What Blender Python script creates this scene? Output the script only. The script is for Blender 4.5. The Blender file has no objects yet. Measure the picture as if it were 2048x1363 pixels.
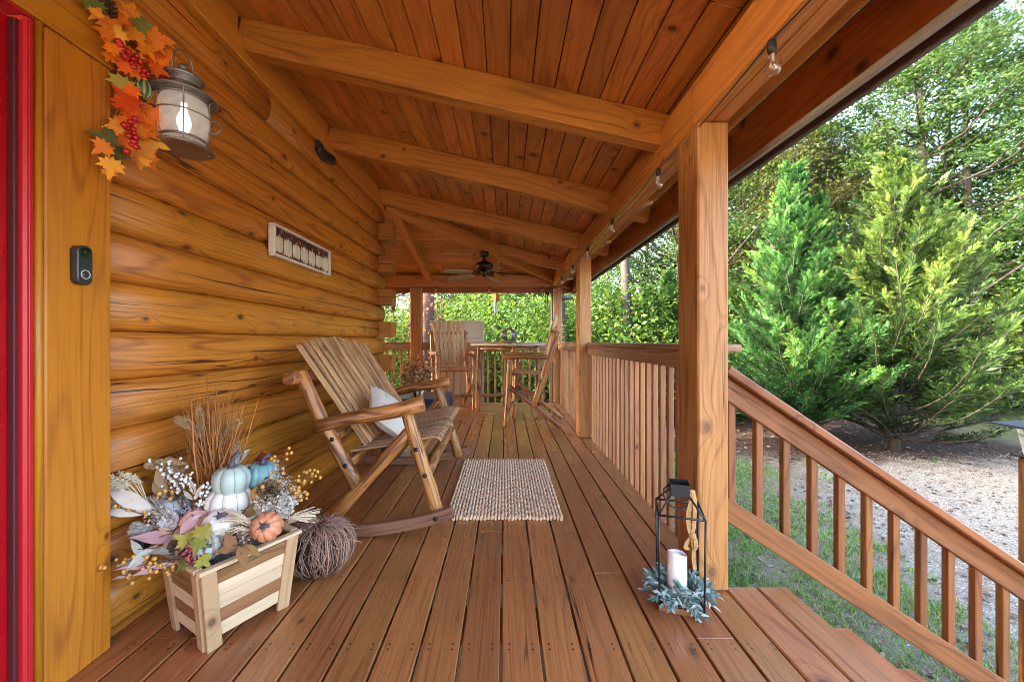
import bpy, math, random
import numpy as np
from mathutils import Vector, Matrix
PI = math.pi
rng = random.Random(7)
SC = bpy.context.scene
COL = SC.collection
F, CX, CY, H = 790.0, 1010.0, 682.0, 1.09      # lens in photo pixels, vanishing point, eye height above the deck

def at(px, py, Y):
    """a point of the porch that lies Y metres ahead of the eye"""
    return Vector(((px - CX) * Y / F, Y, H - (py - CY) * Y / F))

# ------------------------------------------------------------------ mesh builder
class MB:
    def __init__(s):
        s.v = []; s.f = []; s.uv = []; s.r = []; s.sm = []
    def face(s, idx, uvs, r, smooth=False):
        s.f.append(tuple(idx)); s.uv.extend(uvs); s.r.append(r); s.sm.append(smooth)
    def ring_sweep(s, rings, us, r=None, smooth=True, caps=True, closed=True):
        """rings: lists of equal-length point lists, lofted; u runs along, v round"""
        r = rng.random() if r is None else r
        n = len(rings[0]); base = len(s.v)
        for ring in rings: s.v.extend([tuple(p) for p in ring])
        per = [0.0]
        m = n if closed else n - 1
        for k in range(m):
            per.append(per[-1] + (Vector(rings[0][(k + 1) % n]) - Vector(rings[0][k])).length)
        for i in range(len(rings) - 1):
            for k in range(m):
                a = base + i * n + k; b = base + i * n + (k + 1) % n
                c = base + (i + 1) * n + (k + 1) % n; d = base + (i + 1) * n + k
                s.face((a, b, c, d), [(us[i], per[k]), (us[i], per[k + 1]), (us[i + 1], per[k + 1]), (us[i + 1], per[k])], r, smooth)
        if caps:
            for i, rev in ((0, True), (len(rings) - 1, False)):
                idx = [base + i * n + k for k in range(n)]
                if rev: idx = idx[::-1]
                c = sum((Vector(s.v[j]) for j in idx), Vector()) / n
                e1 = (Vector(s.v[idx[0]]) - c)
                if e1.length < 1e-9: continue
                e1.normalize()
                nn = e1.cross(Vector(s.v[idx[max(1, n // 4)]]) - c)
                if nn.length < 1e-12: continue
                e2 = nn.normalized().cross(e1)
                s.face(idx, [((Vector(s.v[j]) - c).dot(e1) * .25 + us[i] + 3, (Vector(s.v[j]) - c).dot(e2)) for j in idx], r, False)
    def board(s, p0, p1, w, h, up=(0, 0, 1), c=.004, r=None, taper=1.0, u0=None):
        """a chamfered board from p0 to p1 (centre line), w sideways, h along up"""
        p0 = Vector(p0); p1 = Vector(p1); ax = (p1 - p0); L = ax.length; ax.normalize()
        up = Vector(up); side = ax.cross(up)
        if side.length < 1e-5: side = ax.cross(Vector((0, 1, 0)))
        side.normalize(); up = side.cross(ax).normalized()
        def sec(p, k):
            a, b = w * k / 2, h * k / 2; q = min(c, a * .45, b * .45)
            return [p + side * x + up * y for x, y in ((-a + q, -b), (a - q, -b), (a, -b + q), (a, b - q), (a - q, b), (-a + q, b), (-a, b - q), (-a, -b + q))]
        u0 = rng.random() * 9 if u0 is None else u0
        e = min(c, L * .2)
        rings = [sec(p0, .0 + max(.5, 1 - 2 * c / min(w, h))), sec(p0 + ax * e, 1), sec(p1 - ax * e, taper), sec(p1, taper * max(.5, 1 - 2 * c / min(w, h)))]
        s.ring_sweep(rings, [u0, u0 + e, u0 + L - e, u0 + L], r, smooth=False)
    def box(s, x0, x1, y0, y1, z0, z1, along='y', c=.004, r=None):
        xm, ym, zm = (x0 + x1) / 2, (y0 + y1) / 2, (z0 + z1) / 2
        if along == 'x': s.board((x0, ym, zm), (x1, ym, zm), abs(y1 - y0), z1 - z0, c=c, r=r)
        elif along == 'y': s.board((xm, y0, zm), (xm, y1, zm), abs(x1 - x0), z1 - z0, c=c, r=r)
        else: s.board((xm, ym, z0), (xm, ym, z1), abs(x1 - x0), abs(y1 - y0), up=(0, 1, 0), c=c, r=r)
    def prism(s, poly, z0, z1, along='y', c=.004, r=None):
        """a flat plank of any outline (counter-clockwise in x, y), top edges eased"""
        r = rng.random() if r is None else r
        n = len(poly); cen = Vector((sum(p[0] for p in poly) / n, sum(p[1] for p in poly) / n))
        inset = []
        for i in range(n):
            a, b, d = Vector(poly[i - 1]), Vector(poly[i]), Vector(poly[(i + 1) % n])
            n1 = (b - a).normalized(); n2 = (d - b).normalized()
            n1 = Vector((-n1.y, n1.x)); n2 = Vector((-n2.y, n2.x))
            m = (n1 + n2); m = m / max(.3, m.length_squared) * 2
            inset.append(b + m * c)
        base = len(s.v); o = rng.random() * 7
        for p in poly: s.v.append((p[0], p[1], z0))
        for p in poly: s.v.append((p[0], p[1], z1 - c))
        for p in inset: s.v.append((p[0], p[1], z1))
        U = (lambda p: (p[1] + o, p[0])) if along == 'y' else (lambda p: (p[0] + o, p[1]))
        for lv in (0, 1):
            for i in range(n):
                j = (i + 1) % n
                ids = (base + lv * n + i, base + lv * n + j, base + (lv + 1) * n + j, base + (lv + 1) * n + i)
                s.face(ids, [(U(s.v[k])[0], U(s.v[k])[1] + s.v[k][2]) for k in ids], r)
        s.face([base + 2 * n + i for i in range(n)], [U(p) for p in inset], r)
        s.face([base + i for i in range(n)][::-1], [U(p) for p in poly][::-1], r)
    def tube(s, pts, rad, n=8, r=None, caps=True, smooth=True, lump=0.0, u0=None, ellipse=1.0):
        """a round bar along pts; rad one value or one per point; lump makes it a hand-peeled log"""
        pts = [Vector(p) for p in pts]
        rad = rad if isinstance(rad, (list, tuple)) else [rad] * len(pts)
        u = [rng.random() * 9 if u0 is None else u0]
        for a, b in zip(pts, pts[1:]): u.append(u[-1] + (b - a).length)
        rings = []; prev = None
        for i, p in enumerate(pts):
            t = (pts[min(i + 1, len(pts) - 1)] - pts[max(i - 1, 0)])
            if t.length < 1e-9: t = Vector((0, 0, 1))
            t.normalize()
            if prev is None:
                q = Vector((0, 0, 1)) if abs(t.z) < .9 else Vector((1, 0, 0))
                e1 = t.cross(q).normalized()
            else:
                e1 = (prev - t * prev.dot(t))
                e1 = e1.normalized() if e1.length > 1e-6 else t.orthogonal().normalized()
            prev = e1; e2 = t.cross(e1)
            rings.append([p + (e1 * math.cos(2 * PI * k / n) + e2 * math.sin(2 * PI * k / n) * ellipse) * rad[i] * (1 + (rng.random() - .5) * lump) for k in range(n)])
        s.ring_sweep(rings, u, r, smooth, caps)
    def log(s, p0, p1, r0, r1=None, n=12, seg=7, lump=.10, bow=.006, r=None):
        p0 = Vector(p0); p1 = Vector(p1); r1 = r0 if r1 is None else r1
        pts = []; rad = []; L = (p1 - p0).length
        d = (p1 - p0).normalized(); e = d.orthogonal().normalized(); f = d.cross(e)
        ph = rng.random() * 6; am = bow * rng.uniform(.4, 1)
        for i in range(seg + 1):
            t = i / seg
            pts.append(p0.lerp(p1, t) + (e * math.sin(ph + t * 5) + f * math.cos(ph + t * 4)) * am * (1 - abs(2 * t - 1)) * 2)
            rad.append((r0 + (r1 - r0) * t) * rng.uniform(.955, 1.045))
        ee = min(.007, r0 * .2)
        pts = [pts[0], pts[0] + d * ee] + pts[1:-1] + [pts[-1] - d * ee, pts[-1]]
        rad = [rad[0] * .8, rad[0]] + rad[1:-1] + [rad[-1], rad[-1] * .8]
        s.tube(pts, rad, n, r, True, True, lump)
    def lathe(s, prof, cen=(0, 0, 0), n=24, r=None, axis=None, ribs=0, ribd=0.0, smooth=True, ribpow=1.0):
        """revolve (radius, height) pairs; ribs press vertical grooves into it"""
        cen = Vector(cen)
        M = Matrix.Identity(3) if axis is None else Vector((0, 0, 1)).rotation_difference(Vector(axis)).to_matrix()
        rings = []; us = [0.0]
        for i, (ra, z) in enumerate(prof):
            ring = []
            for k in range(n):
                a = 2 * PI * k / n
                g = 1 - ribd * (1 - abs(math.sin(a * ribs / 2)) ** ribpow) if ribs else 1
                ring.append(cen + M @ Vector((ra * g * math.cos(a), ra * g * math.sin(a), z)))
            rings.append(ring)
            if i: us.append(us[-1] + math.hypot(ra - prof[i - 1][0], z - prof[i - 1][1]))
        s.ring_sweep(rings, us, r, smooth, caps=True)
    def sphere(s, c, rad, n=10, m=6, r=None, sx=1, sy=1, sz=1):
        c = Vector(c); rad = Vector((rad * sx, rad * sy, rad * sz))
        rings = []
        for i in range(m + 1):
            th = PI * (i + .02) / (m + .04)
            rings.append([c + Vector((rad.x * math.sin(th) * math.cos(2 * PI * k / n), rad.y * math.sin(th) * math.sin(2 * PI * k / n), -rad.z * math.cos(th))) for k in range(n)])
        s.ring_sweep(rings, [i * .02 for i in range(m + 1)], r, True)
    def quad(s, pts, r=None, uvs=None, smooth=False):
        r = rng.random() if r is None else r
        b = len(s.v); s.v.extend([tuple(p) for p in pts])
        s.face(range(b, b + len(pts)), uvs or [(0, 0), (1, 0), (1, 1), (0, 1)][:len(pts)] + [(0, 0)] * max(0, len(pts) - 4), r, smooth)
    def build(s, name, mat, parent=None, world=False, label=None):
        me = bpy.data.meshes.new(name)
        off = Vector(parent.location) if (world and parent is not None) else Vector()
        nv = len(s.v); co = np.array(s.v, np.float32).reshape(-1, 3) - np.array(off, np.float32)
        me.vertices.add(nv); me.vertices.foreach_set('co', co.ravel())
        ls = [len(f) for f in s.f]
        me.loops.add(sum(ls)); me.loops.foreach_set('vertex_index', np.array([i for f in s.f for i in f], np.int32))
        me.polygons.add(len(ls))
        me.polygons.foreach_set('loop_start', np.concatenate([[0], np.cumsum(ls)[:-1]]).astype(np.int32))
        me.polygons.foreach_set('use_smooth', np.array(s.sm, bool))
        me.update(calc_edges=True)
        uvl = me.uv_layers.new(name='UVMap'); uvl.data.foreach_set('uv', np.array(s.uv, np.float32).ravel())
        at_ = me.attributes.new('rnd', 'FLOAT', 'FACE'); at_.data.foreach_set('value', np.array(s.r, np.float32))
        me.materials.append(mat); me.validate()
        o = bpy.data.objects.new(name, me); COL.objects.link(o)
        if parent is not None: o.parent = parent
        if label: o['label'] = label
        return o

def fast_mesh(name, V, nper, rnd, mat, parent=None, smooth=False):
    """many loose faces of nper corners each: V (N, nper, 3), rnd (N,)"""
    me = bpy.data.meshes.new(name); N = len(V)
    me.vertices.add(N * nper); me.vertices.foreach_set('co', V.astype(np.float32).ravel())
    me.loops.add(N * nper); me.loops.foreach_set('vertex_index', np.arange(N * nper, dtype=np.int32))
    me.polygons.add(N); me.polygons.foreach_set('loop_start', np.arange(0, N * nper, nper, dtype=np.int32))
    me.update(calc_edges=True)
    a = me.attributes.new('rnd', 'FLOAT', 'FACE'); a.data.foreach_set('value', rnd.astype(np.float32))
    me.materials.append(mat)
    o = bpy.data.objects.new(name, me); COL.objects.link(o)
    if parent is not None: o.parent = parent
    return o

def thing(name, label, cat, loc=(0, 0, 0), rz=0.0, group=None):
    o = bpy.data.objects.new(name, None); COL.objects.link(o); o.empty_display_size = .1
    o.location = loc; o.rotation_euler = (0, 0, rz); o['label'] = label; o['category'] = cat
    if group: o['group'] = group
    return o
def tag(o, label, cat, group=None, kind=None):
    o['label'] = label; o['category'] = cat
    if group: o['group'] = group
    if kind: o['kind'] = kind
    return o
def structure(o, kind='structure'):
    o['kind'] = kind; return o
def dup(root, loc, rz, label, group=None, scale=None):
    r = root.copy(); COL.objects.link(r); r.location = loc; r.rotation_euler = (0, 0, rz); r['label'] = label
    if scale: r.scale = scale
    if group: r['group'] = group
    def kids(a, b):
        for ch in list(a.children):
            if ch is b: continue
            c = ch.copy(); COL.objects.link(c); c.parent = b; kids(ch, c)
    kids(root, r)
    return r
def child(o, parent, loc=(0, 0, 0), rot=(0, 0, 0), scale=None):
    c = o.copy(); COL.objects.link(c); c.parent = parent; c.location = loc; c.rotation_euler = rot
    if scale: c.scale = scale
    return c

# ------------------------------------------------------------------ materials
def newmat(name):
    m = bpy.data.materials.new(name); m.use_nodes = True; nt = m.node_tree; nt.nodes.clear()
    out = nt.nodes.new('ShaderNodeOutputMaterial'); bs = nt.nodes.new('ShaderNodeBsdfPrincipled')
    nt.links.new(bs.outputs[0], out.inputs[0])
    return m, nt, bs, out
class G:
    """small helper for node graphs"""
    def __init__(s, nt): s.nt = nt
    def n(s, t, **kw):
        x = s.nt.nodes.new('ShaderNode' + t)
        for k, v in kw.items(): setattr(x, k, v)
        return x
    def put(s, sock, v):
        if isinstance(v, bpy.types.NodeSocket): s.nt.links.new(v, sock)
        elif isinstance(v, (tuple, list)) and len(v) == 3 and sock.type == 'RGBA': sock.default_value = (*v, 1)
        else: sock.default_value = v
    def math(s, op, a, b=None, c=None, clamp=False):
        x = s.n('Math', operation=op, use_clamp=clamp); s.put(x.inputs[0], a)
        if b is not None: s.put(x.inputs[1], b)
        if c is not None: s.put(x.inputs[2], c)
        return x.outputs[0]
    def vec(s, x, y, z=0.0):
        c = s.n('CombineXYZ'); s.put(c.inputs[0], x); s.put(c.inputs[1], y); s.put(c.inputs[2], z); return c.outputs[0]
    def noise(s, v, scale=1, detail=2, rough=.5, dist=0, dims='3D'):
        x = s.n('TexNoise', noise_dimensions=dims); s.put(x.inputs['Vector'], v); x.inputs['Scale'].default_value = scale
        x.inputs['Detail'].default_value = detail; x.inputs['Roughness'].default_value = rough; x.inputs['Distortion'].default_value = dist
        return x.outputs[0]
    def mix(s, f, a, b, mode='MIX'):
        x = s.n('Mix', data_type='RGBA', blend_type=mode); s.put(x.inputs[0], f); s.put(x.inputs[6], a); s.put(x.inputs[7], b); return x.outputs[2]
    def map(s, v, a, b, c=0.0, d=1.0, smooth=True):
        x = s.n('MapRange'); x.interpolation_type = 'SMOOTHSTEP' if smooth else 'LINEAR'
        for i, q in enumerate((v, a, b, c, d)): s.put(x.inputs[i], q)
        return x.outputs[0]
    def sep(s, v):
        x = s.n('SeparateXYZ'); s.put(x.inputs[0], v); return x.outputs
    def attr(s, name='rnd'):
        return s.n('Attribute', attribute_name=name).outputs['Fac']
    def uv(s):
        return s.n('TexCoord').outputs['UV']
    def bump(s, h, strength, dist, bs):
        b = s.n('Bump'); b.inputs['Strength'].default_value = strength; b.inputs['Distance'].default_value = dist
        s.put(b.inputs['Height'], h); s.put(bs.inputs['Normal'], b.outputs[0])
    def ramp(s, f, stops):
        x = s.n('ValToRGB'); el = x.color_ramp.elements
        while len(el) < len(stops): el.new(.5)
        for e, (p, c) in zip(el, stops): e.position = p; e.color = (*c, 1)
        s.put(x.inputs[0], f); return x.outputs[0]

def wood(name, light, dark, knotc=None, rough=.42, lines=.5, fine=.4, knots=.35, crack=0.0, blotch=.25, tint=.22, bump=.25, vscale=1.0, spec=.5, weather=0.0, nails=None, end=None, coat=0.0, scuff=0.0, streak=0.0, check=None):
    """stained timber: grain runs along u (metres), growth lines bend round the knots, each board has its own tone"""
    m, nt, bs, out = newmat(name); g = G(nt)
    uv = g.sep(g.uv()); r = g.attr()
    u = g.math('ADD', uv[0], g.math('MULTIPLY', r, 13.7)); v = g.math('ADD', uv[1], g.math('MULTIPLY', r, 5.3))
    r37 = g.math('MULTIPLY', r, 37.0)
    # knots
    ks = 1.5
    vor = g.n('TexVoronoi', voronoi_dimensions='2D'); vor.inputs['Scale'].default_value = 1.0
    su = g.math('MULTIPLY', u, ks); sv = g.math('MULTIPLY', v, 6.5 * vscale)
    g.put(vor.inputs['Vector'], g.vec(su, sv)); pos = g.sep(vor.outputs['Position']); rc = g.sep(vor.outputs['Color'])
    du = g.math('MULTIPLY', g.math('SUBTRACT', su, pos[0]), .62 / ks); dv = g.math('DIVIDE', g.math('SUBTRACT', sv, pos[1]), 6.5 * vscale)
    d = g.math('SQRT', g.math('ADD', g.math('MULTIPLY', du, du), g.math('MULTIPLY', dv, dv)))
    has = g.math('LESS_THAN', rc[0], knots)
    kr = g.math('MULTIPLY_ADD', rc[1], .010 / vscale, .006 / vscale)
    kd = g.math('DIVIDE', d, kr)
    infl = g.math('MULTIPLY', g.math('POWER', 2.718, g.math('MULTIPLY', kd, -.55)), has)
    # growth lines
    low = g.noise(g.vec(g.math('MULTIPLY', u, .55), g.math('MULTIPLY', v, 5.5 * vscale), r37), 1, 1.5, .5)
    fld = g.math('ADD', g.math('ADD', g.math('MULTIPLY', low, 9.0), g.math('MULTIPLY', v, 20.0 * vscale)), g.math('MULTIPLY', infl, 3.2))
    tri = g.math('PINGPONG', fld, .5)
    ln = g.map(tri, .30, .5, 0, 1)
    ln = g.math('MULTIPLY', ln, g.noise(g.vec(g.math('MULTIPLY', u, 1.3), g.math('MULTIPLY', v, 14), r37), 1, 2))
    fn = g.noise(g.vec(g.math('MULTIPLY', u, 3.2), g.math('MULTIPLY', v, 115 * vscale), r37), 1, 2, .6)
    bl = g.noise(g.vec(g.math('MULTIPLY', u, 1.6), g.math('MULTIPLY', v, 5), r37), 1, 3, .6)
    f = g.math('ADD', g.math('MULTIPLY', ln, lines * 1.6), g.math('MULTIPLY', g.map(fn, .35, .75, 0, 1), fine))
    f = g.math('ADD', f, g.math('MULTIPLY', g.math('SUBTRACT', bl, .5), blotch * 2.2), clamp=True)
    col = g.mix(f, light, dark)
    kc = knotc or tuple(c * .35 for c in dark)
    halo = g.math('MULTIPLY', g.map(kd, .7, 2.4, .75, 0), has)
    col = g.mix(halo, col, dark)
    ring = g.math('MULTIPLY', g.map(kd, .45, 1.15, .92, 0), has)
    col = g.mix(ring, col, kc)
    core = g.math('MULTIPLY', g.map(kd, .15, .55, .5, 0), has); col = g.mix(core, col, dark)
    if crack:
        cn = g.noise(g.vec(g.math('MULTIPLY', u, .45), g.math('MULTIPLY', v, 17 * vscale), r37), 1, 1.5, .5)
        cm = g.noise(g.vec(g.math('MULTIPLY', u, 1.1), g.math('MULTIPLY', v, 3), g.math('ADD', r37, 9.0)), 1, 1)
        ck = g.math('MULTIPLY', g.map(g.math('ABSOLUTE', g.math('SUBTRACT', cn, .5)), .001, .008, .95, 0), g.map(cm, .66 - crack * .2, .72 - crack * .2, 0, 1))
        col = g.mix(ck, col, tuple(c * .12 for c in dark))
    if check:                       # one long drying check wandering along each timber
        v0 = g.math('MULTIPLY_ADD', g.math('FRACT', g.math('MULTIPLY', r, 23.7)), check[1] - check[0], check[0])
        wob = g.math('ADD', g.math('MULTIPLY', g.math('SUBTRACT', g.noise(g.vec(g.math('MULTIPLY', u, 1.0), r37, 2.0), 1, 1), .5), .07), g.math('MULTIPLY', g.math('SUBTRACT', g.noise(g.vec(g.math('MULTIPLY', u, 7.0), r37, 6.0), 1, 2), .5), .012))
        dist_ = g.math('ABSOLUTE', g.math('SUBTRACT', g.math('SUBTRACT', uv[1], v0), wob))
        wid = g.math('MULTIPLY', g.map(g.noise(g.vec(g.math('MULTIPLY', u, .9), r37, 11.0), 1, 1.5), .47, .62, 0, 1), check[2])
        ckm = g.math('MULTIPLY', g.math('LESS_THAN', dist_, wid), .92)
        col = g.mix(ckm, col, tuple(c * .07 for c in dark))
    if streak:
        s1 = g.noise(g.vec(g.math('MULTIPLY', u, 2.2), g.math('MULTIPLY', v, 26 * vscale), g.math('ADD', r37, 5.0)), 1, 3, .6, 1.2)
        col = g.mix(g.math('MULTIPLY', g.map(s1, .50, .60, 0, 1), streak), col, tuple(c * .55 for c in dark))
        col = g.mix(g.math('MULTIPLY', g.map(s1, .40, .30, 0, 1), streak * .7), col, tuple(min(.8, c * 1.5) for c in light))
    if weather:
        wn = g.noise(g.vec(g.math('MULTIPLY', u, 2.5), g.math('MULTIPLY', v, 16), r37), 1, 4, .65)
        col = g.mix(g.math('MULTIPLY', g.map(wn, .45, .75, 0, 1), weather), col, (.31, .225, .165))
    if scuff:
        sn = g.noise(g.vec(g.math('MULTIPLY', u, 9), g.math('MULTIPLY', v, 60), r37), 1, 4, .7)
        sm_ = g.noise(g.vec(g.math('MULTIPLY', u, 1.4), g.math('MULTIPLY', v, 7), g.math('ADD', r37, 3.0)), 1, 2)
        col = g.mix(g.math('MULTIPLY', g.math('MULTIPLY', g.map(sn, .62, .74, 0, 1), g.map(sm_, .45, .7, 0, 1)), scuff), col, (.36, .26, .2))
    hs = g.n('HueSaturation'); g.put(hs.inputs['Color'], col)
    r2 = g.math('FRACT', g.math('MULTIPLY', r, 7.31))
    g.put(hs.inputs['Value'], g.math('MULTIPLY_ADD', r2, tint * 2, 1 - tint))
    g.put(hs.inputs['Hue'], g.math('MULTIPLY_ADD', g.math('FRACT', g.math('MULTIPLY', r, 17.3)), .011, .4945))
    col = hs.outputs[0]
    if nails:                       # rows of screw heads where the boards cross the joists
        px_, spacing, off = nails
        p = g.sep(g.n('NewGeometry').outputs['Position'])
        yy = g.math('SUBTRACT', g.math('PINGPONG', g.math('ADD', p[1], 40.0), spacing / 2), .012)
        xx = g.math('SUBTRACT', g.math('PINGPONG', g.math('SUBTRACT', p[0], off - 40 * px_), px_ / 2), px_ * .21)
        dd = g.math('SQRT', g.math('ADD', g.math('MULTIPLY', yy, yy), g.math('MULTIPLY', xx, xx)))
        nm = g.map(dd, .0034, .0052, 1, 0)
        col = g.mix(nm, col, (.02, .013, .01))
    g.put(bs.inputs['Base Color'], col)
    rg = g.math('MULTIPLY_ADD', bl, .35, rough - .17)
    g.put(bs.inputs['Roughness'], g.math('ADD', rg, g.math('MULTIPLY', f, .12)))
    bs.inputs['Specular IOR Level'].default_value = spec
    if coat: bs.inputs['Coat Weight'].default_value = coat; bs.inputs['Coat Roughness'].default_value = .18
    hgt = g.math('SUBTRACT', 1.0, g.math('ADD', g.math('MULTIPLY', f, .6), g.math('MULTIPLY', ring, .3)))
    if crack: hgt = g.math('SUBTRACT', hgt, ck)
    if check: hgt = g.math('SUBTRACT', hgt, ckm)
    g.bump(hgt, bump, .004, bs)
    return m

def plain(name, col, rough=.5, metal=0.0, var=.15, scale=20, bump=0.0, spec=.5, tintvar=0.0, **kw):
    """a paint, metal or fired surface with slight unevenness"""
    m, nt, bs, out = newmat(name); g = G(nt)
    ob = g.n('TexCoord').outputs['Object']
    nz = g.noise(ob, scale, 4, .6)
    hs = g.n('HueSaturation'); g.put(hs.inputs['Color'], col)
    val = g.math('MULTIPLY_ADD', nz, var * 2, 1 - var)
    if tintvar: val = g.math('ADD', val, g.math('MULTIPLY', g.math('SUBTRACT', g.attr(), .5), tintvar * 2))
    g.put(hs.inputs['Value'], val)
    g.put(bs.inputs['Base Color'], hs.outputs[0])
    g.put(bs.inputs['Roughness'], g.math('MULTIPLY_ADD', nz, .25, rough - .12))
    bs.inputs['Metallic'].default_value = metal; bs.inputs['Specular IOR Level'].default_value = spec
    for k, v in kw.items(): bs.inputs[k].default_value = v
    if bump: g.bump(nz, bump, .003, bs)
    return m

def leafmat(name, stops, trans=.45, rough=.5, gloss=.25, hue=.03):
    """foliage: tone per leaf, light passes through the blade"""
    m, nt, bs, out = newmat(name); g = G(nt)
    r = g.attr(); col = g.ramp(r, stops)
    oi = g.n('ObjectInfo').outputs['Random']
    hs = g.n('HueSaturation'); g.put(hs.inputs['Color'], col)
    g.put(hs.inputs['Hue'], g.math('MULTIPLY_ADD', oi, hue, .5 - hue / 2)); g.put(hs.inputs['Value'], g.math('MULTIPLY_ADD', oi, .3, .85))
    g.put(bs.inputs['Base Color'], hs.outputs[0]); bs.inputs['Roughness'].default_value = rough; bs.inputs['Specular IOR Level'].default_value = gloss
    tr = g.n('BsdfTranslucent'); g.put(tr.inputs[0], g.mix(.16, hs.outputs[0], (.35, .50, .06), 'MIX') if trans > .3 else hs.outputs[0])
    mx = g.n('MixShader'); mx.inputs[0].default_value = trans
    nt.links.new(bs.outputs[0], mx.inputs[1]); nt.links.new(tr.outputs[0], mx.inputs[2]); nt.links.new(mx.outputs[0], out.inputs[0])
    return m
# ================================================================== materials of the place
M = {}
M['log'] = wood('honey_stained_log', (.55, .207, .021), (.28, .089, .010), (.04, .017, .006), rough=.44, lines=.7, fine=.55, knots=.75, crack=.6, blotch=.36, tint=.10, bump=.3, spec=.5, streak=.08, check=(.40, .56, .0042))
M['trim'] = wood('amber_stained_trim', (.50, .188, .013), (.29, .088, .006), (.07, .026, .006), rough=.40, lines=.6, fine=.4, knots=.3, blotch=.35, tint=.06, bump=.15)
M['plate'] = wood('orange_stained_plate', (.56, .205, .025), (.30, .092, .010), rough=.42, knots=.4, lines=.3, fine=.3, blotch=.3, tint=.06)
M['ceil'] = wood('red_brown_ceiling_boards', (.53, .205, .038), (.22, .066, .013), (.035, .012, .006), rough=.42, lines=.45, fine=.4, knots=.7, blotch=.4, tint=.2, bump=.15)
M['rafter'] = wood('golden_brown_rafter', (.52, .205, .030), (.22, .070, .011), (.05, .02, .008), rough=.45, lines=.55, fine=.4, knots=.35, crack=.3, blotch=.4, tint=.1, check=(0, .5, .003))
M['beam'] = wood('brown_beam', (.48, .182, .040), (.22, .068, .014), (.05, .02, .008), rough=.45, lines=.5, fine=.4, knots=.22, crack=.3, blotch=.35, tint=.08)
M['post'] = wood('tan_stained_post', (.45, .192, .055), (.23, .084, .020), (.11, .06, .03), rough=.5, lines=.6, fine=.6, knots=.45, crack=.5, blotch=.38, tint=.06, bump=.4, check=(0, .66, .003))
M['deck'] = wood('brown_stained_decking', (.355, .132, .041), (.175, .060, .018), (.06, .04, .03), rough=.29, coat=.16, lines=.42, fine=.55, knots=.3, crack=.25, blotch=.4, tint=.17, bump=.3, spec=.6, nails=(.1435, .406, -1.45), scuff=.7)
M['tread'] = wood('red_stained_tread', (.37, .135, .048), (.20, .062, .021), (.05, .03, .02), rough=.45, lines=.6, fine=.5, knots=.3, blotch=.3, tint=.1, scuff=.2)
M['rail'] = wood('weathered_brown_rail', (.37, .185, .095), (.17, .074, .037), (.06, .04, .03), rough=.55, lines=.6, fine=.5, knots=.25, crack=.5, blotch=.35, tint=.14, weather=.25)
M['baluster'] = wood('pinkish_brown_baluster', (.45, .195, .075), (.20, .074, .026), (.06, .04, .035), rough=.55, lines=.4, fine=.5, knots=.2, blotch=.3, tint=.18, weather=.15)
M['stairrail'] = wood('reddish_brown_stair_rail', (.225, .080, .020), (.095, .027, .006), (.05, .025, .012), rough=.5, lines=.55, fine=.5, knots=.22, crack=.4, blotch=.3, tint=.12)
M['fascia'] = wood('dark_stained_fascia', (.34, .105, .020), (.10, .026, .006), rough=.5, lines=.4, fine=.4, knots=.4, blotch=.7, tint=.1)
M['logend'] = wood('sawn_log_end', (.42, .150, .018), (.20, .062, .008), (.06, .02, .006), rough=.5, lines=.5, fine=.4, knots=.2, crack=.6, blotch=.4, tint=.12)
M['red'] = plain('glossy_red_paint', (.36, .003, .008), rough=.28, var=.06, scale=6, bump=.03, spec=.5)
M['redtrim'] = plain('red_painted_trim', (.46, .014, .020), rough=.35, var=.10, scale=14, bump=.06)
M['redseal'] = plain('dark_red_weather_seal', (.07, .004, .008), rough=.6)
M['metal'] = plain('grey_drip_metal', (.30, .28, .25), rough=.5, metal=.3, var=.15)
M['black'] = plain('black_plastic', (.018, .018, .020), rough=.45, var=.2)
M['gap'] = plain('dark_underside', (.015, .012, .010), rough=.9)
M['gutter'] = plain('dark_brown_aluminium', (.075, .05, .045), rough=.4, metal=.2, var=.1)

# ================================================================== the cabin with its porch
ROOFZ = lambda x: 2.835 - .228 * (x + 1.40)
ROOFZ2 = lambda y: 2.835 - .228 * (y - 4.63)
HIP = 6.03
cabin = thing('log_cabin', 'honey stained log cabin with red door and covered wrap-around porch', 'cabin', (-1.45, 4.58, 0))

# logs: rounded faces, alternate courses run past the corner
P0, CH = 1.129, .187
def log_profile(z0, x0=-1.474, bulge=.036, n=15):
    return [(x0 + bulge * (1 - abs(2 * k / n - 1) ** 3.8), z0 + CH * (k + .0) / n + (.001 if k == 0 else -.001 if k == n else 0)) for k in range(n + 1)]
wallm = MB()
door_y0, door_y1 = .16, 1.30
def wall_log(k, ya, yb):
    prof = log_profile(P0 + CH * k)
    cuts = [ya] + sorted([rng.uniform(ya + .6, yb - .6)] if (yb - ya) > 3 and rng.random() < .4 else []) + [yb]
    for a, b in zip(cuts, cuts[1:]):
        r = rng.random(); seg = max(2, int((b - a) / .45)); rings = []; us = []
        ph = rng.random() * 9
        for i in range(seg + 1):
            y = a + (b - a) * i / seg
            w = .0025 * math.sin(ph + y * 1.7)
            y2 = y + (.0015 if i == 0 else -.0015 if i == seg else 0)
            rings.append([(x + w, y2, z) for x, z in prof] + [(-1.66, y2, prof[-1][1]), (-1.66, y2, prof[0][1])]); us.append(y + ph * 3)
        wallm.ring_sweep([q[::-1] for q in rings], us, r, smooth=True)
for k in range(-7, 8):
    z = P0 + CH * k
    end = 4.50 if k % 2 == 0 else 4.735
    if z < 2.26:
        wall_log(k, -2.2, door_y0); wall_log(k, door_y1, end)
    else:
        wall_log(k, -2.2, end)
wallm.build('log_wall', M['log'], cabin, True)
endw = MB()                                     # the wall round the corner, facing the far porch; lengthened out of view to block sun
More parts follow.
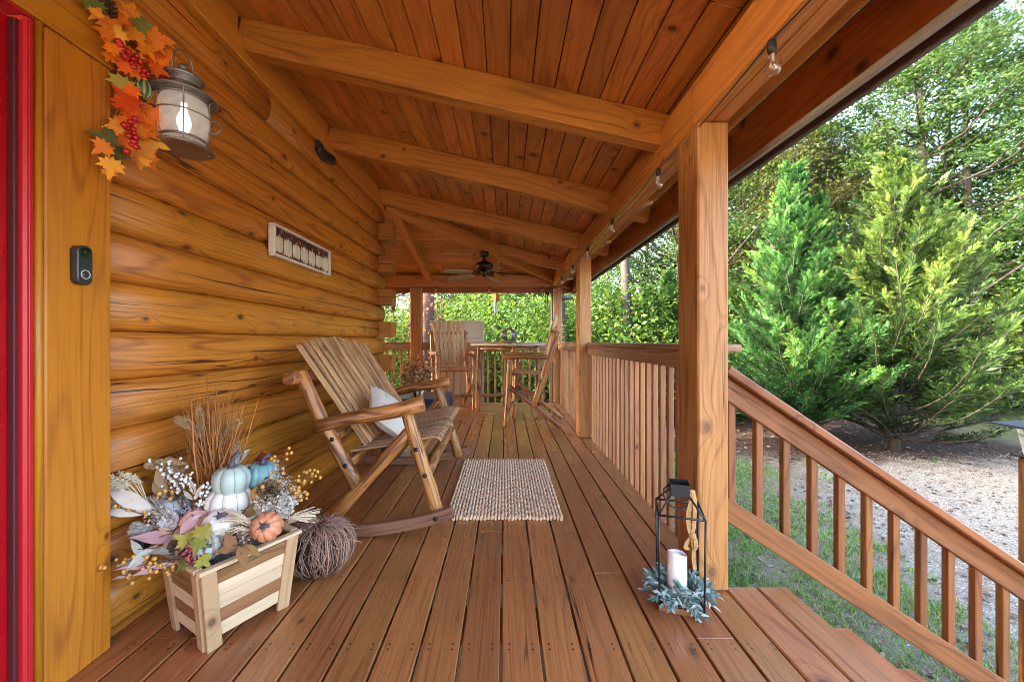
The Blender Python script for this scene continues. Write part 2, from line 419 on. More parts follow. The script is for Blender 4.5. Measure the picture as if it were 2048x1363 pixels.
for k in range(-7, 8):
    z = P0 + CH * k
    prof = log_profile(z, 0, .045)
    rings = [[(x, 4.66 + q, zz) for q, zz in prof] + [(x, 4.55, prof[-1][1]), (x, 4.55, prof[0][1])] for x in (-12.0, -1.62)]
    endw.ring_sweep(rings, [0, 3.9])
endw.build('log_wall', M['log'], cabin, True)
for k in range(-6, 8, 2):
    z = P0 + CH * k
    b = MB(); r = rng.random()
    b.box(-1.65, -1.290 + rng.uniform(-.006, .006), 4.505, 4.69, z + .003, z + CH / 2 - .0015, 'x', .003, r)
    b.box(-1.65, -1.290, 4.507, 4.69, z + CH / 2 + .0015, z + CH - .003, 'x', .003, r + .02)
    b.build('log_end', M['logend'], cabin, True)

# plate on top of the wall and the blocks between the rafters, with an unseen sun stop
b = MB()
for ya, yb in ((-2.2, .9), (.902, 3.1), (3.102, 4.62)):
    b.box(-1.60, -1.415, ya, yb, 2.613, 2.745, 'y', .006)
b.box(-12.0, -1.417, 4.625, 4.72, 2.613, 2.745, 'x', .006)
b.build('wall_plate', M['plate'], cabin, True)
RAFTER_Y = [-1.2, -.1, 1.02, 2.13, 3.22, 4.50]
b = MB()
for ya, yb in zip(RAFTER_Y, RAFTER_Y[1:]):
    b.box(-1.58, -1.435, ya + .104, yb - .004, 2.747, 2.845, 'y', .004)
b.box(-1.72, -1.61, -2.2, 4.62, 2.60, 2.872, 'y', .004)  # unseen strip added behind the plate to stop sun leaking in
b.build('blocking_and_sun_stop', M['plate'], cabin, True)

# ceiling boards, two slopes meeting over the hip
b = MB(); pitch = .122; x = -1.56
while x < 1.22:
    xa, xb = x + .0025, min(x + pitch, 1.235) - .0025
    xm = (xa + xb) / 2; z = ROOFZ(xm); yend = xm + HIP
    cuts = [-2.2]
    while cuts[-1] < yend - 1.0: cuts.append(min(cuts[-1] + rng.choice([2.4, 3.0, 3.66]), yend))
    if cuts[-1] < yend: cuts[-1] = yend
    for ya, yb in zip(cuts, cuts[1:]):
        b.board((xm, ya, z + .009), (xm, yb - .001, z + .009), (xb - xa) * 1.026, .018, up=(.222, 0, .975), c=.005)
    x += pitch
y = 4.60
while y < 7.24:
    ya, yb = y + .0025, min(y + pitch, 7.25) - .0025
    ym = (ya + yb) / 2; z = ROOFZ2(ym)
    cuts = [ym - HIP]
    while cuts[-1] > -5.0: cuts.append(cuts[-1] - rng.choice([1.8, 2.4, 3.0]))
    for xa, xb in zip(cuts, cuts[1:]):
        b.board((xa, ym, z + .009), (xb + .001, ym, z + .009), (yb - ya) * 1.026, .018, up=(0, .222, .975), c=.005)
    y += pitch
b.build('ceiling_boards', M['ceil'], cabin, True)
# roof covering above; unseen slopes stretched far back to block low sun
b = MB()
def slab(pts, t=.05):
    lo = [Vector(p) for p in pts]; hi = [p + Vector((0, 0, t)) for p in lo]; n = len(lo)
    for q in (hi, lo[::-1]): b.quad(q)
    for i in range(n): b.quad([lo[i], lo[(i + 1) % n], hi[(i + 1) % n], hi[i]])
e = .031
slab([(1.27, -2.4, ROOFZ(1.27) + e), (1.27, 1.27 + HIP, ROOFZ(1.27) + e), (-1.40, 4.63, ROOFZ(-1.4) + e), (-8.43, -2.4, ROOFZ(-8.43) + e)])
slab([(1.27, 1.27 + HIP, ROOFZ(1.27) + e), (-12.0, 1.27 + HIP, ROOFZ(1.27) + e), (-12.0, -2.4, ROOFZ2(-2.4) + e), (-8.43, -2.4, ROOFZ(-8.43) + e), (-1.40, 4.63, ROOFZ(-1.4) + e)])
b.build('roof', M['gap'], cabin, True)

# rafters
def rafter_x(y, xa, xb, name='rafter'):
    q = MB(); d = .172
    q.board((xa, y + .048, ROOFZ(xa) - d / 2 - .002), (xb, y + .048, ROOFZ(xb) - d / 2 - .002), .096, d, up=(.222, 0, .975), c=.006)
    return q.build(name, M['rafter'], cabin, True)
for y in RAFTER_Y: rafter_x(y, -1.445, 1.19)
rafter_x(5.87, -.12, 1.19)
for xx in (-1.385, -.19, -2.55, -3.7):
    q = MB(); d = .172; ya = max(4.72, xx + .048 + HIP + .03); yb = 7.21
    q.board((xx + .048, ya, ROOFZ2(ya) - d / 2 - .002), (xx + .048, yb, ROOFZ2(yb) - d / 2 - .002), .096, d, up=(0, .222, .975), c=.006)
    q.build('rafter', M['rafter'], cabin, True)
q = MB()
q.board((-1.40, 4.63, 2.835 - .118), (1.17, 1.17 + HIP, ROOFZ(1.17) - .118), .10, .20, up=(.16, .16, .97), c=.006)
q.build('hip_rafter', M['rafter'], cabin, True)

# beams carried by the posts
q = MB()
for ya, yb in ((-2.2, 1.77), (1.773, 7.078)):
    q.box(.842, .9065, ya, yb, 2.05, 2.245, 'y', .004); q.box(.9085, .973, ya, yb, 2.0505, 2.245, 'y', .004)
q.build('beam', M['beam'], cabin, True)
q = MB()
for xa, xb in ((-5.0, -1.571), (-1.569, .838)):
    q.box(xa, xb, 6.942, 7.008, 2.05, 2.245, 'x', .004); q.box(xa, xb, 7.010, 7.076, 2.0505, 2.245, 'x', .004)
q.build('beam', M['beam'], cabin, True)
for (xa, xb, ya, yb) in ((.840, .975, 1.72, 1.92), (.840, .975, 4.46, 4.66), (.862, .997, 6.94, 7.075), (-1.67, -1.47, 6.941, 7.075), (-4.4, -4.2, 6.941, 7.075)):
    q = MB(); q.box(xa, xb, ya, yb, .001, 2.048, 'z', .007); q.build('post', M['post'], cabin, True)
# eaves
q = MB(); q.box(1.212, 1.236, -2.3, 7.25, 1.972, 2.215, 'y', .003); q.box(-5.2, 1.21, 7.232, 7.256, 1.972, 2.215, 'x', .003)
q.build('fascia', M['fascia'], cabin, True)
q = MB(); q.box(1.190, 1.2115, -2.3, 7.20, 1.957, 1.985, 'y', .002); q.build('drip_strip', M['metal'], cabin, True)
q = MB(); q.box(1.2375, 1.262, -2.3, 7.27, 1.945, 2.20, 'y', .004); q.build('gutter', M['gutter'], cabin, True)
q = MB()
q.tube([(1.25, 7.35, 1.90), (.93, 7.16, 1.845)], .034, 4, smooth=False)
q.tube([(.845, 7.15, 1.98), (.845, 7.15, -.6)], .022, 4, smooth=False)
q.build('downspout', M['gutter'], cabin, True)
q = MB()                                         # black sheet where the top log is cut out
rings = []
for i in range(9):
    y = 2.98 + .30 * i / 8
    rings.append([(-1.425 + .018 * math.sin(i * 1.1), y, 2.612), (-1.402 + .01 * math.sin(i * 2), y + .01, 2.585 - .03 * math.sin(i * .5)), (-1.412, y, 2.505 + .045 * abs(i - 3) / 5), (-1.44, y, 2.50 + .045 * abs(i - 3) / 5)])
q.ring_sweep(rings, [i * .04 for i in range(9)])
q.build('vent_cover', M['black'], cabin, True)

# door, its red frame and the amber casing
door = thing('door_dummy', 'x', 'x'); bpy.data.objects.remove(door)
q = MB()
q.box(-1.58, -1.545, .24, 1.085, .02, 2.0, 'z', .004)
for za, zb in ((.25, .95), (1.1, 1.85)): q.box(-1.5449, -1.538, .40, .92, za, zb, 'z', .006)
dr = q.build('door', M['red'], cabin, True)
q = MB(); q.lathe([(.0, 0), (.026, .002), (.028, .02), (.012, .03), (.012, .045), (.028, .055), (.026, .075), (0, .085)], (-1.545, .99, .95), 16, axis=(1, 0, 0))
hd = q.build('handle', M['black'], dr); hd.location = (1.45, -4.58, 0)
q = MB()
q.box(-1.47, -1.400, 1.1512, 1.178, 0, 2.045, 'z', .006); q.box(-1.4005, -1.3965, 1.160, 1.170, 0, 2.04, 'z', .0015)
q.box(-1.47, -1.400, .15, 1.1778, 2.0455, 2.0525, 'y', .002); q.box(-1.53, -1.40, .15, .239, 0, 2.03, 'z', .004)
q.build('door_frame', M['redtrim'], cabin, True)
q = MB(); q.box(-1.60, -1.438, 1.105, 1.1505, 0, 2.03, 'z', .003); q.box(-1.60, -1.4385, .24, 1.1045, 2.0, 2.03, 'y', .003); q.build('door_jamb', M['red'], cabin, True)
q = MB(); q.box(-1.4375, -1.4175, 1.140, 1.1508, 0, 2.028, 'z', .002); q.build('weather_strip', M['redseal'], cabin, True)
q = MB(); q.lathe([(.012, 0), (.012, 2.05)], (-1.408, 1.190, 0), 8); q.box(-1.6, -1.425, 1.179, 1.20, 0, 2.05, 'z', .003)
q.build('bead_moulding', M['trim'], cabin, True)
q = MB()
q.box(-1.62, -1.398, 1.2005, 1.405, 0.001, 2.052, 'z', .006)
q.box(-1.62, -1.394, .06, 1.413, 2.055, 2.30, 'y', .006)
q.box(-1.62, -1.398, -.06, .15, 0.001, 2.052, 'z', .006)
q.build('door_casing', M['trim'], cabin, True)

# ================================================================== deck
d = MB(); pt = .1435; gp = .0095
x = -1.45
while x < .975:
    xa, xb = x + gp / 2, min(x + pt, .972) - gp / 2
    cuts = [-2.2]
    lim = (xa + xb) / 2 + HIP
    while cuts[-1] < lim - .9:
        cuts.append(cuts[-1] + rng.choice([1.62, 2.03, 2.44, 2.84]))
    cuts = [c for c in cuts if c < lim - .5]
    for i, ya in enumerate(cuts):
        last = i == len(cuts) - 1
        ybl, ybr = (xa + HIP - .004, xb + HIP - .004) if last else (cuts[i + 1] - .001,) * 2
        dz = rng.uniform(-.0012, .0012)
        d.prism([(xa, ya), (xb, ya), (xb, ybr), (xa, ybl)], -.028, dz, 'y', .0026)
    x += pt
y = 4.60
while y < 7.02:
    ya, yb = y + gp / 2, min(y + pt, 7.03) - gp / 2
    xs = [None, -1.9 + rng.uniform(-.8, .6), -4.9]
    d.prism([(xs[1], ya), (min(ya - HIP + .004, .97), ya), (min(yb - HIP + .004, .97), yb), (xs[1], yb)], -.028, rng.uniform(-.001, .001), 'x', .004)
    d.prism([(xs[2], ya), (xs[1] - .002, ya), (xs[1] - .002, yb), (xs[2], yb)], -.028, 0, 'x', .004)
    y += pt
deck = d.build('deck', M['deck']); structure(deck)
tag(deck, 'brown stained plank deck running the length of the porch', 'deck', kind='structure')
q = MB()
for yy in np.arange(-2, 7.0, .406): q.box(-1.44, .94, yy - .02, yy + .02, -.17, -.031, 'x')
q.box(.93, .968, 1.9, 7.0, -.22, -.031, 'y'); q.box(.93, .968, -2.2, .4, -.22, -.031, 'y'); q.box(-4.9, .93, 6.985, 7.02, -.22, -.031, 'x')
q.box(.93, .965, .4, 1.8, -.22, -.031, 'y')
j = q.build('joists', M['fascia'], deck)
q = MB(); q.quad([(-5.4, -2.2, -.72), (.95, -2.2, -.72), (.95, 7.0, -.72), (-5.4, 7.0, -.72)]); q.build('under_deck_dark', M['gap'], deck)  # near-black sheet under the boards keeps their gaps dark

# stairs
GZ = -.95
st = thing('porch_stairs', 'reddish brown wooden steps going down from the deck to the yard', 'stairs', (1.25, 1.1, GZ))
for k in range(5):
    q = MB(); z = -.18 * k; x0 = .976 if k == 0 else 1.254 - .276 * 1 + .276 * k - .02
    x1 = 1.254 + .276 * k
    xm = (x0 + x1) / 2
    for a, c in ((x0, xm - .002), (xm + .002, x1)):
        q.box(a, c, .42, 1.757, z - .036, z + (.001 if k == 0 else 0), 'y', .006)
    q.build('tread', M['tread'], st, True)
q = MB()
for yy in (.5, 1.1, 1.70): q.board((.99, yy, -.25), (2.35, yy, -1.14), .036, .2, up=(.5, 0, .8))
for k in range(5): q.box(1.225 + .276 * k, 1.2449 + .276 * k, .45, 1.74, -.18 * (k + 1) + .001, -.18 * k - .037, 'y', .003)
q.build('stringer', M['tread'], st, True)

# stair railing
sr = thing('stair_railing', 'sloping reddish brown stair railing running down from the lantern post', 'railing', (2.0, 1.8, GZ))
SL = -.673
def zc(x, z0): return z0 + SL * (x - .995)
q = MB(); q.board((.978, 1.80, zc(.978, .957)), (3.1, 1.80, zc(3.1, .957)), .14, .036, c=.006); q.build('handrail', M['stairrail'], sr, True)
q = MB(); q.board((.978, 1.797, zc(.978, .880)), (3.1, 1.797, zc(3.1, .880)), .038, .089, c=.004); q.build('top_rail', M['stairrail'], sr, True)
q = MB(); q.board((.978, 1.797, zc(.978, .337)), (3.1, 1.797, zc(3.1, .337) + .03), .038, .093, c=.004); q.build('bottom_rail', M['stairrail'], sr, True)
for i in range(-1, 15):
    xx = 1.139 + .1245 * i + .016
    q = MB(); q.box(xx - .016, xx + .016, 1.7905, 1.8225, zc(xx, .337) + .02, zc(xx, .880) - .02, 'z', .003)
    q.build('baluster', M['stairrail'], sr, True)

# porch railings
def side_rail(y0, y1, label, ya_cap):
    t = thing('porch_railing', label, 'railing', (.98, (y0 + y1) / 2, 0), group='porch railings')
    q = MB(); q.box(.930, 1.118, ya_cap, y1, 1.040, 1.075, 'y', .006); q.build('cap_rail', M['rail'], t, True)
    q = MB(); q.box(.930, .9665, y0, y1, .945, 1.0385, 'y', .004); q.build('top_rail', M['rail'], t, True)
    n = int((y1 - y0) / .1255); k0 = None
    for i in range(n + 1):
        y = y0 + .06 + i * (y1 - y0 - .09) / n
        if k0 is None:
            q = MB(); q.box(-.016, .016, -.017, .017, -.19, 1.038, 'z', .003)
            k0 = q.build('baluster', M['baluster'], t)
            c = k0
        else:
            q = MB(); q.box(-.016, .016, -.017, .017, -.19, 1.038, 'z', .003)
            c = q.build('baluster', M['baluster'], t)
        c.location = (.984 + rng.uniform(-.001, .001) - t.location.x, y - t.location.y, 0)
    return t
side_rail(1.925, 4.458, 'weathered brown railing of close balusters between the lantern post and the next post', 1.86)
side_rail(4.662, 6.938, 'brown railing of close balusters between the second post and the corner post', 4.64)
def far_rail(x0, x1, label):
    t = thing('porch_railing', label, 'railing', ((x0 + x1) / 2, 7.02, 0), group='porch railings')
    q = MB(); q.box(x0, x1, 6.965, 7.115, 1.040, 1.075, 'x', .006); q.build('cap_rail', M['rail'], t, True)
    q = MB(); q.box(x0, x1, 6.975, 7.0115, .935, 1.0385, 'x', .004); q.build('top_rail', M['rail'], t, True)
    n = int((x1 - x0) / .128)
    for i in range(n + 1):
        xx = x0 + .06 + i * (x1 - x0 - .11) / n
        q = MB(); q.box(-.017, .017, -.016, .016, -.19, 1.038, 'z', .003)
        c = q.build('baluster', M['baluster'], t); c.location = (xx - t.location.x, 7.048 - t.location.y, 0)
far_rail(-1.468, .858, 'far brown railing crossing behind the tall table and chairs')
far_rail(-4.198, -1.672, 'pale brown railing seen between the log ends and the far post')
# ================================================================== ground
def ground_mat():
    m, nt, bs, out = newmat('yard_ground'); g = G(nt)
    p = g.n('NewGeometry').outputs['Position']; xyz = g.sep(p)
    big = g.noise(p, .55, 4, .6); mid = g.noise(p, 3.2, 4, .65); fine = g.noise(p, 38, 4, .7)
    # gravel drive lies to the right of a wandering line
    line = g.math('SUBTRACT', xyz[0], g.math('MULTIPLY_ADD', xyz[1], .56, 1.55))
    gm = g.map(g.math('ADD', line, g.math('ADD', g.math('MULTIPLY', g.math('SUBTRACT', big, .5), 3.0), g.math('MULTIPLY', g.math('SUBTRACT', mid, .5), 3.2))), -1.1, .9, 0, 1)
    far = g.map(g.math('ADD', xyz[1], g.math('MULTIPLY', mid, .8)), 6.7, 7.5, 1, 0)
    gm = g.math('MULTIPLY', gm, far)
    vor = g.n('TexVoronoi'); vor.inputs['Scale'].default_value = 65; g.put(vor.inputs['Vector'], p)
    st = g.ramp(g.sep(vor.outputs['Color'])[0], [(0, (.14, .12, .095)), (.5, (.265, .24, .20)), (1, (.38, .35, .30))])
    st = g.mix(g.map(vor.outputs['Distance'], .25, .6, 0, .6), st, (.10, .085, .07))
    vor2 = g.n('TexVoronoi'); vor2.inputs['Scale'].default_value = 21; g.put(vor2.inputs['Vector'], p)
    lf = g.math('MULTIPLY', g.math('LESS_THAN', g.sep(vor2.outputs['Color'])[1], .10), g.map(vor2.outputs['Distance'], .2, .42, 1, 0))
    st = g.mix(lf, st, (.07, .045, .03))
    soil = g.ramp(fine, [(.25, (.06, .045, .03)), (.5, (.14, .11, .075)), (.75, (.26, .225, .19))])
    soil = g.mix(g.map(mid, .45, .65, 0, .55), soil, (.055, .085, .022))
    soil = g.mix(g.math('MULTIPLY', g.map(xyz[0], 9.0, 11.5, 0, .8), g.map(fine, .3, .6, .4, 1)), soil, (.030, .058, .012))
    mulch = g.ramp(g.noise(p, 30, 5, .8), [(.3, (.010, .007, .006)), (.5, (.032, .020, .016)), (.72, (.085, .055, .045))])
    mm = g.math('MULTIPLY', g.map(g.math('ADD', xyz[1], g.math('MULTIPLY', g.math('SUBTRACT', mid, .5), 2.2)), 6.5, 7.2, 0, 1), g.map(g.math('ADD', xyz[0], g.math('MULTIPLY', big, 1.5)), 10.4, 11.6, 1, 0))
    c = g.mix(gm, soil, st); c = g.mix(mm, c, mulch)
    g.put(bs.inputs['Base Color'], c); bs.inputs['Roughness'].default_value = .95; bs.inputs['Specular IOR Level'].default_value = .2
    g.bump(g.math('ADD', fine, g.math('MULTIPLY', vor.outputs['Distance'], -.6)), .7, .02, bs)
    return m
M['ground'] = ground_mat()
from mathutils import noise as mnoise
def gz(x, y):
    if x < -3 or y < -3: return GZ
    d = max(0, math.hypot(x - 2, y - 2) - 2.5)
    q = GZ + .05 * mnoise.noise((x * .35, y * .35, 0)) * min(1, d)
    q -= .9 * max(0, min(1, (y - 10) / 14)) * max(0, min(1, (8 - x) / 8))     # the yard falls away behind the house
    return q
q = MB()
xs = [-300, -120, -50, -20, -8] + [(-4 + .6 * i) for i in range(45)] + [26, 32, 45, 80, 160, 300]
ys = [-300, -100, -30, -8] + [(-4 + .6 * i) for i in range(45)] + [26, 32, 45, 80, 160, 300]
for y in ys:
    for x in xs: q.v.append((x, y, gz(x, y)))
nx = len(xs)
for j in range(len(ys) - 1):
    for i in range(nx - 1):
        a = j * nx + i; q.face((a, a + 1, a + nx + 1, a + nx), [(0, 0)] * 4, .5, True)
gr = q.build('ground', M['ground']); structure(gr)

nrng = np.random.default_rng(11)
def gravelness(x, y): return x - (.56 * y + 1.55)
# grass in patches, thin where the gravel takes over
def grass():
    V = []; R = []
    def blades(n, x0, x1, y0, y1, hmin, hmax, wid, thr):
        k = 0
        while k < n:
            x = nrng.uniform(x0, x1); y = nrng.uniform(y0, y1)
            if x < 1.02: continue
            if x < 2.6 and .3 < y < 1.72: continue
            dens = .55 + .9 * mnoise.noise((x * .9, y * .9, 3.3)) + .5 * mnoise.noise((x * 3.1, y * 3.1, 8.0))
            gl = gravelness(x, y)
            dens -= max(0, min(1.2, (gl + .9) * .55))
            if y > 6.6 and x < 10.2: dens -= (y - 6.6) * 1.2
            k += .12
            if nrng.random() > dens * thr: continue
            k += .88
            z = gz(x, y)
            for _ in range(int(nrng.integers(2, 6))):
                a = nrng.uniform(0, 2 * PI); h = nrng.uniform(hmin, hmax); lean = nrng.uniform(.2, 1.3) * h
                bx, by = x + nrng.normal(0, .018), y + nrng.normal(0, .018); px, py = -math.sin(a) * wid, math.cos(a) * wid
                mx, my = bx + math.cos(a) * lean * .4, by + math.sin(a) * lean * .4
                V.append([(bx - px, by - py, z), (bx + px, by + py, z), (mx + px * .7, my + py * .7, z + h * .7), (mx - px * .7, my - py * .7, z + h * .7)])
                V.append([(mx - px * .7, my - py * .7, z + h * .7), (mx + px * .7, my + py * .7, z + h * .7), (bx + math.cos(a) * lean, by + math.sin(a) * lean, z + h * .95)] * 1 + [(bx + math.cos(a) * lean, by + math.sin(a) * lean, z + h * .96)])
                r = nrng.random(); R.extend([r, r])
    blades(8500, 1.0, 5.2, 1.7, 4.2, .018, .062, .0028, 1.0)
    blades(13000, 1.0, 8.5, 3.8, 8.6, .015, .05, .004, 1.0)
    blades(9000, 9.6, 17, 6.2, 13, .04, .13, .010, 2.6)
    return np.array(V), np.array(R)
V, R = grass()
M['grass'] = leafmat('grass_blades', [(0, (.060, .135, .024)), (.5, (.115, .235, .044)), (.86, (.19, .28, .06)), (1, (.30, .23, .12))], .25)
go = fast_mesh('grass', V, 4, R, M['grass']); tag(go, 'thin patchy green grass growing beside the stairs', 'grass', kind='stuff')
# fallen leaves and twigs
V = []; R = []
for i in range(7600):
    if i < 3600: x, y = nrng.uniform(1.1, 9.5), nrng.uniform(6.5, 11.5)
    else: x, y = nrng.uniform(1.1, 9), nrng.uniform(1.8, 7)
    if x < 2.7 and .3 < y < 1.75: continue
    z = gz(x, y) + nrng.uniform(.004, .03); s = nrng.uniform(.018, .045) * (1 if i < 3600 else .8); a = nrng.uniform(0, 2 * PI); t = nrng.uniform(-.6, .6)
    dx, dy = math.cos(a) * s, math.sin(a) * s
    V.append([(x - dx, y - dy, z), (x + dy * .5, y - dx * .5, z + t * s * .6), (x + dx, y + dy, z + .006), (x - dy * .5, y + dx * .5, z - t * s * .2 + .006)]); R.append(nrng.random())
M['litter'] = leafmat('fallen_leaves', [(0, (.03, .018, .012)), (.5, (.085, .048, .03)), (.85, (.17, .10, .065)), (1, (.26, .20, .15))], .1)
lo = fast_mesh('leaf_litter', np.array(V), 4, np.array(R), M['litter']); tag(lo, 'dry brown leaves scattered over mulch and gravel', 'leaf litter', kind='stuff')
# loose stones of the drive
def stone_mesh():
    V = []; R = []
    oct_ = np.array([(1, 0, 0), (0, 1, 0), (-1, 0, 0), (0, -1, 0)])
    for i in range(15000):
        x, y = nrng.uniform(1.4, 9.5), nrng.uniform(1.8, 7.2)
        gl = gravelness(x, y) + 1.6 * mnoise.noise((x * .9, y * .9, 5))
        if nrng.random() > .15 + gl * .6: continue
        if x < 2.7 and y < 1.75: continue
        z = gz(x, y); s = nrng.uniform(.004, .012); a = nrng.uniform(0, PI)
        c, sn = math.cos(a), math.sin(a); el = nrng.uniform(.6, 1)
        b = [(x + s * (o[0] * c - o[1] * el * sn), y + s * (o[0] * sn + o[1] * el * c), z + s * .15) for o in oct_]
        top = (x + s * .2 * nrng.normal(), y + s * .2 * nrng.normal(), z + s * nrng.uniform(.5, .9))
        r = nrng.random()
        for k in range(4): V.append([b[k], b[(k + 1) % 4], top]); R.append(r)
    return np.array(V), np.array(R)
V, R = stone_mesh()
m, nt, bs, out = newmat('pale_gravel'); g = G(nt); g.put(bs.inputs['Base Color'], g.ramp(g.attr(), [(0, (.13, .115, .095)), (.6, (.29, .265, .225)), (1, (.42, .39, .34))])); bs.inputs['Roughness'].default_value = .9
so_ = fast_mesh('gravel', V, 3, R, m); tag(so_, 'pale grey loose gravel of the drive', 'gravel', kind='stuff')

# ================================================================== trees
def leaf_quads(C, L, W, up_bias=.4, seed=0, droop=None):
    """diamond leaves at centres C (N,3) of lengths L"""
    r = np.random.default_rng(seed); N = len(C)
    d = r.normal(size=(N, 3)); d[:, 2] *= .6
    if droop is not None: d[:, 2] -= droop
    d /= np.linalg.norm(d, axis=1)[:, None]
    n = r.normal(size=(N, 3)); n[:, 2] += up_bias * 2
    s = np.cross(d, n); s /= np.linalg.norm(s, axis=1)[:, None] + 1e-9
    nn = np.cross(s, d)
    L = L[:, None]; 
    a = C - d * L * .5; b = C + s * L * W * .5 + nn * L * .06 - d * L * .05; c = C + d * L * .5; e = C - s * L * W * .5 + nn * L * .06 - d * L * .05
    return np.stack([a, b, c, e], 1)

M['bark'] = plain('grey_brown_bark', (.024, .019, .016), rough=.9, var=.5, scale=9, bump=.8)
M['cedarbark'] = plain('dark_brown_twigs', (.030, .021, .015), rough=.9, var=.4, scale=12)
M['barkred'] = plain('vine_covered_bark', (.085, .045, .036), rough=.9, var=.6, scale=14, bump=1.0)
LEAF = {
 'mid':  [(0, (.045, .115, .018)), (.45, (.085, .20, .030)), (.8, (.15, .30, .045)), (1, (.27, .36, .06))],
 'yellow': [(0, (.09, .17, .02)), (.4, (.17, .30, .035)), (.8, (.32, .42, .05)), (1, (.50, .46, .07))],
 'deep': [(0, (.022, .070, .020)), (.5, (.050, .135, .035)), (.85, (.09, .21, .05)), (1, (.17, .28, .07))],
 'brown': [(0, (.06, .045, .02)), (.4, (.13, .105, .035)), (.75, (.16, .17, .04)), (1, (.34, .19, .06))]}
for k_, st_ in LEAF.items(): M['leaf_' + k_] = leafmat('leaves_' + k_, [(p_, tuple(v_ * (.42 if k_ == 'yellow' else .38) for v_ in c_)) for p_, c_ in st_], .5)

def branch_tree(name, h, R, z0, nclus, nleaf, leaf, mat, seed, bark, trunk_r, lean=(0, 0), spread=.40, flat=.6, W=.5):
    """trunk and limbs as one part, the leaves as another"""
    r = np.random.default_rng(seed); rr = random.Random(seed)
    root = thing(name, name, 'tree')
    t = MB(); pts = []; N = 9
    for i in range(N + 1):
        f = i / N
        pts.append(Vector((lean[0] * f + .12 * math.sin(seed + f * 4) * f, lean[1] * f + .12 * math.cos(seed * 2 + f * 3) * f, h * .93 * f)))
    t.tube(pts, [trunk_r * (1.25 if i == 0 else 1) * (1 - .85 * (i / N)) for i in range(N + 1)], 9, lump=.12)
    cl = []
    for i in range(nclus):
        zf = (i + rr.random()) / nclus; z = z0 + (h - z0) * zf
        prof = (math.sin(PI * min(1, .12 + zf * .86)) ** .7)
        a = rr.random() * 2 * PI; rad = R * prof * (.25 + .8 * math.sqrt(rr.random()))
        base = pts[min(N, int(zf * N))]
        c = Vector((base.x + math.cos(a) * rad, base.y + math.sin(a) * rad, z + rr.uniform(-.2, .2)))
        cl.append(c)
        if i % 2 == 0:
            zb = max(z0 * .6, min(h * .85, c.z - rad * rr.uniform(.3, .7)))
            f = zb / (h * .93) * N; k = min(N - 1, int(f)); b0 = pts[k].lerp(pts[k + 1], f - k)
            mid = b0.lerp(c, .5) + Vector((0, 0, -.12 * rad))
            rb = trunk_r * .33 * (1 - .6 * zb / h)
            t.tube([b0, mid, c, c + (c - b0).normalized() * .3], [rb, rb * .7, rb * .35, rb * .12], 5, lump=.1)
    t.build('trunk', bark, root)
    C = []; rnd = []
    for c in cl:
        n = int(nleaf * rr.uniform(.5, 1.5)); s = spread * rr.uniform(.5, 1.45)
        p = r.normal(size=(n, 3)) * np.array([s, s, s * flat]); p[:, 2] -= .25 * (p[:, 0] ** 2 + p[:, 1] ** 2)
        C.append(p + np.array(c)); rnd.append(np.clip(r.normal(rr.uniform(.25, .7), .22, n), 0, 1))
    C = np.concatenate(C); rnd = np.concatenate(rnd)
    L = r.uniform(.55, 1.5, len(C)) * leaf
    fast_mesh('crown', leaf_quads(C, L, W, .35, seed, .25), 4, rnd, mat, root)
    return root

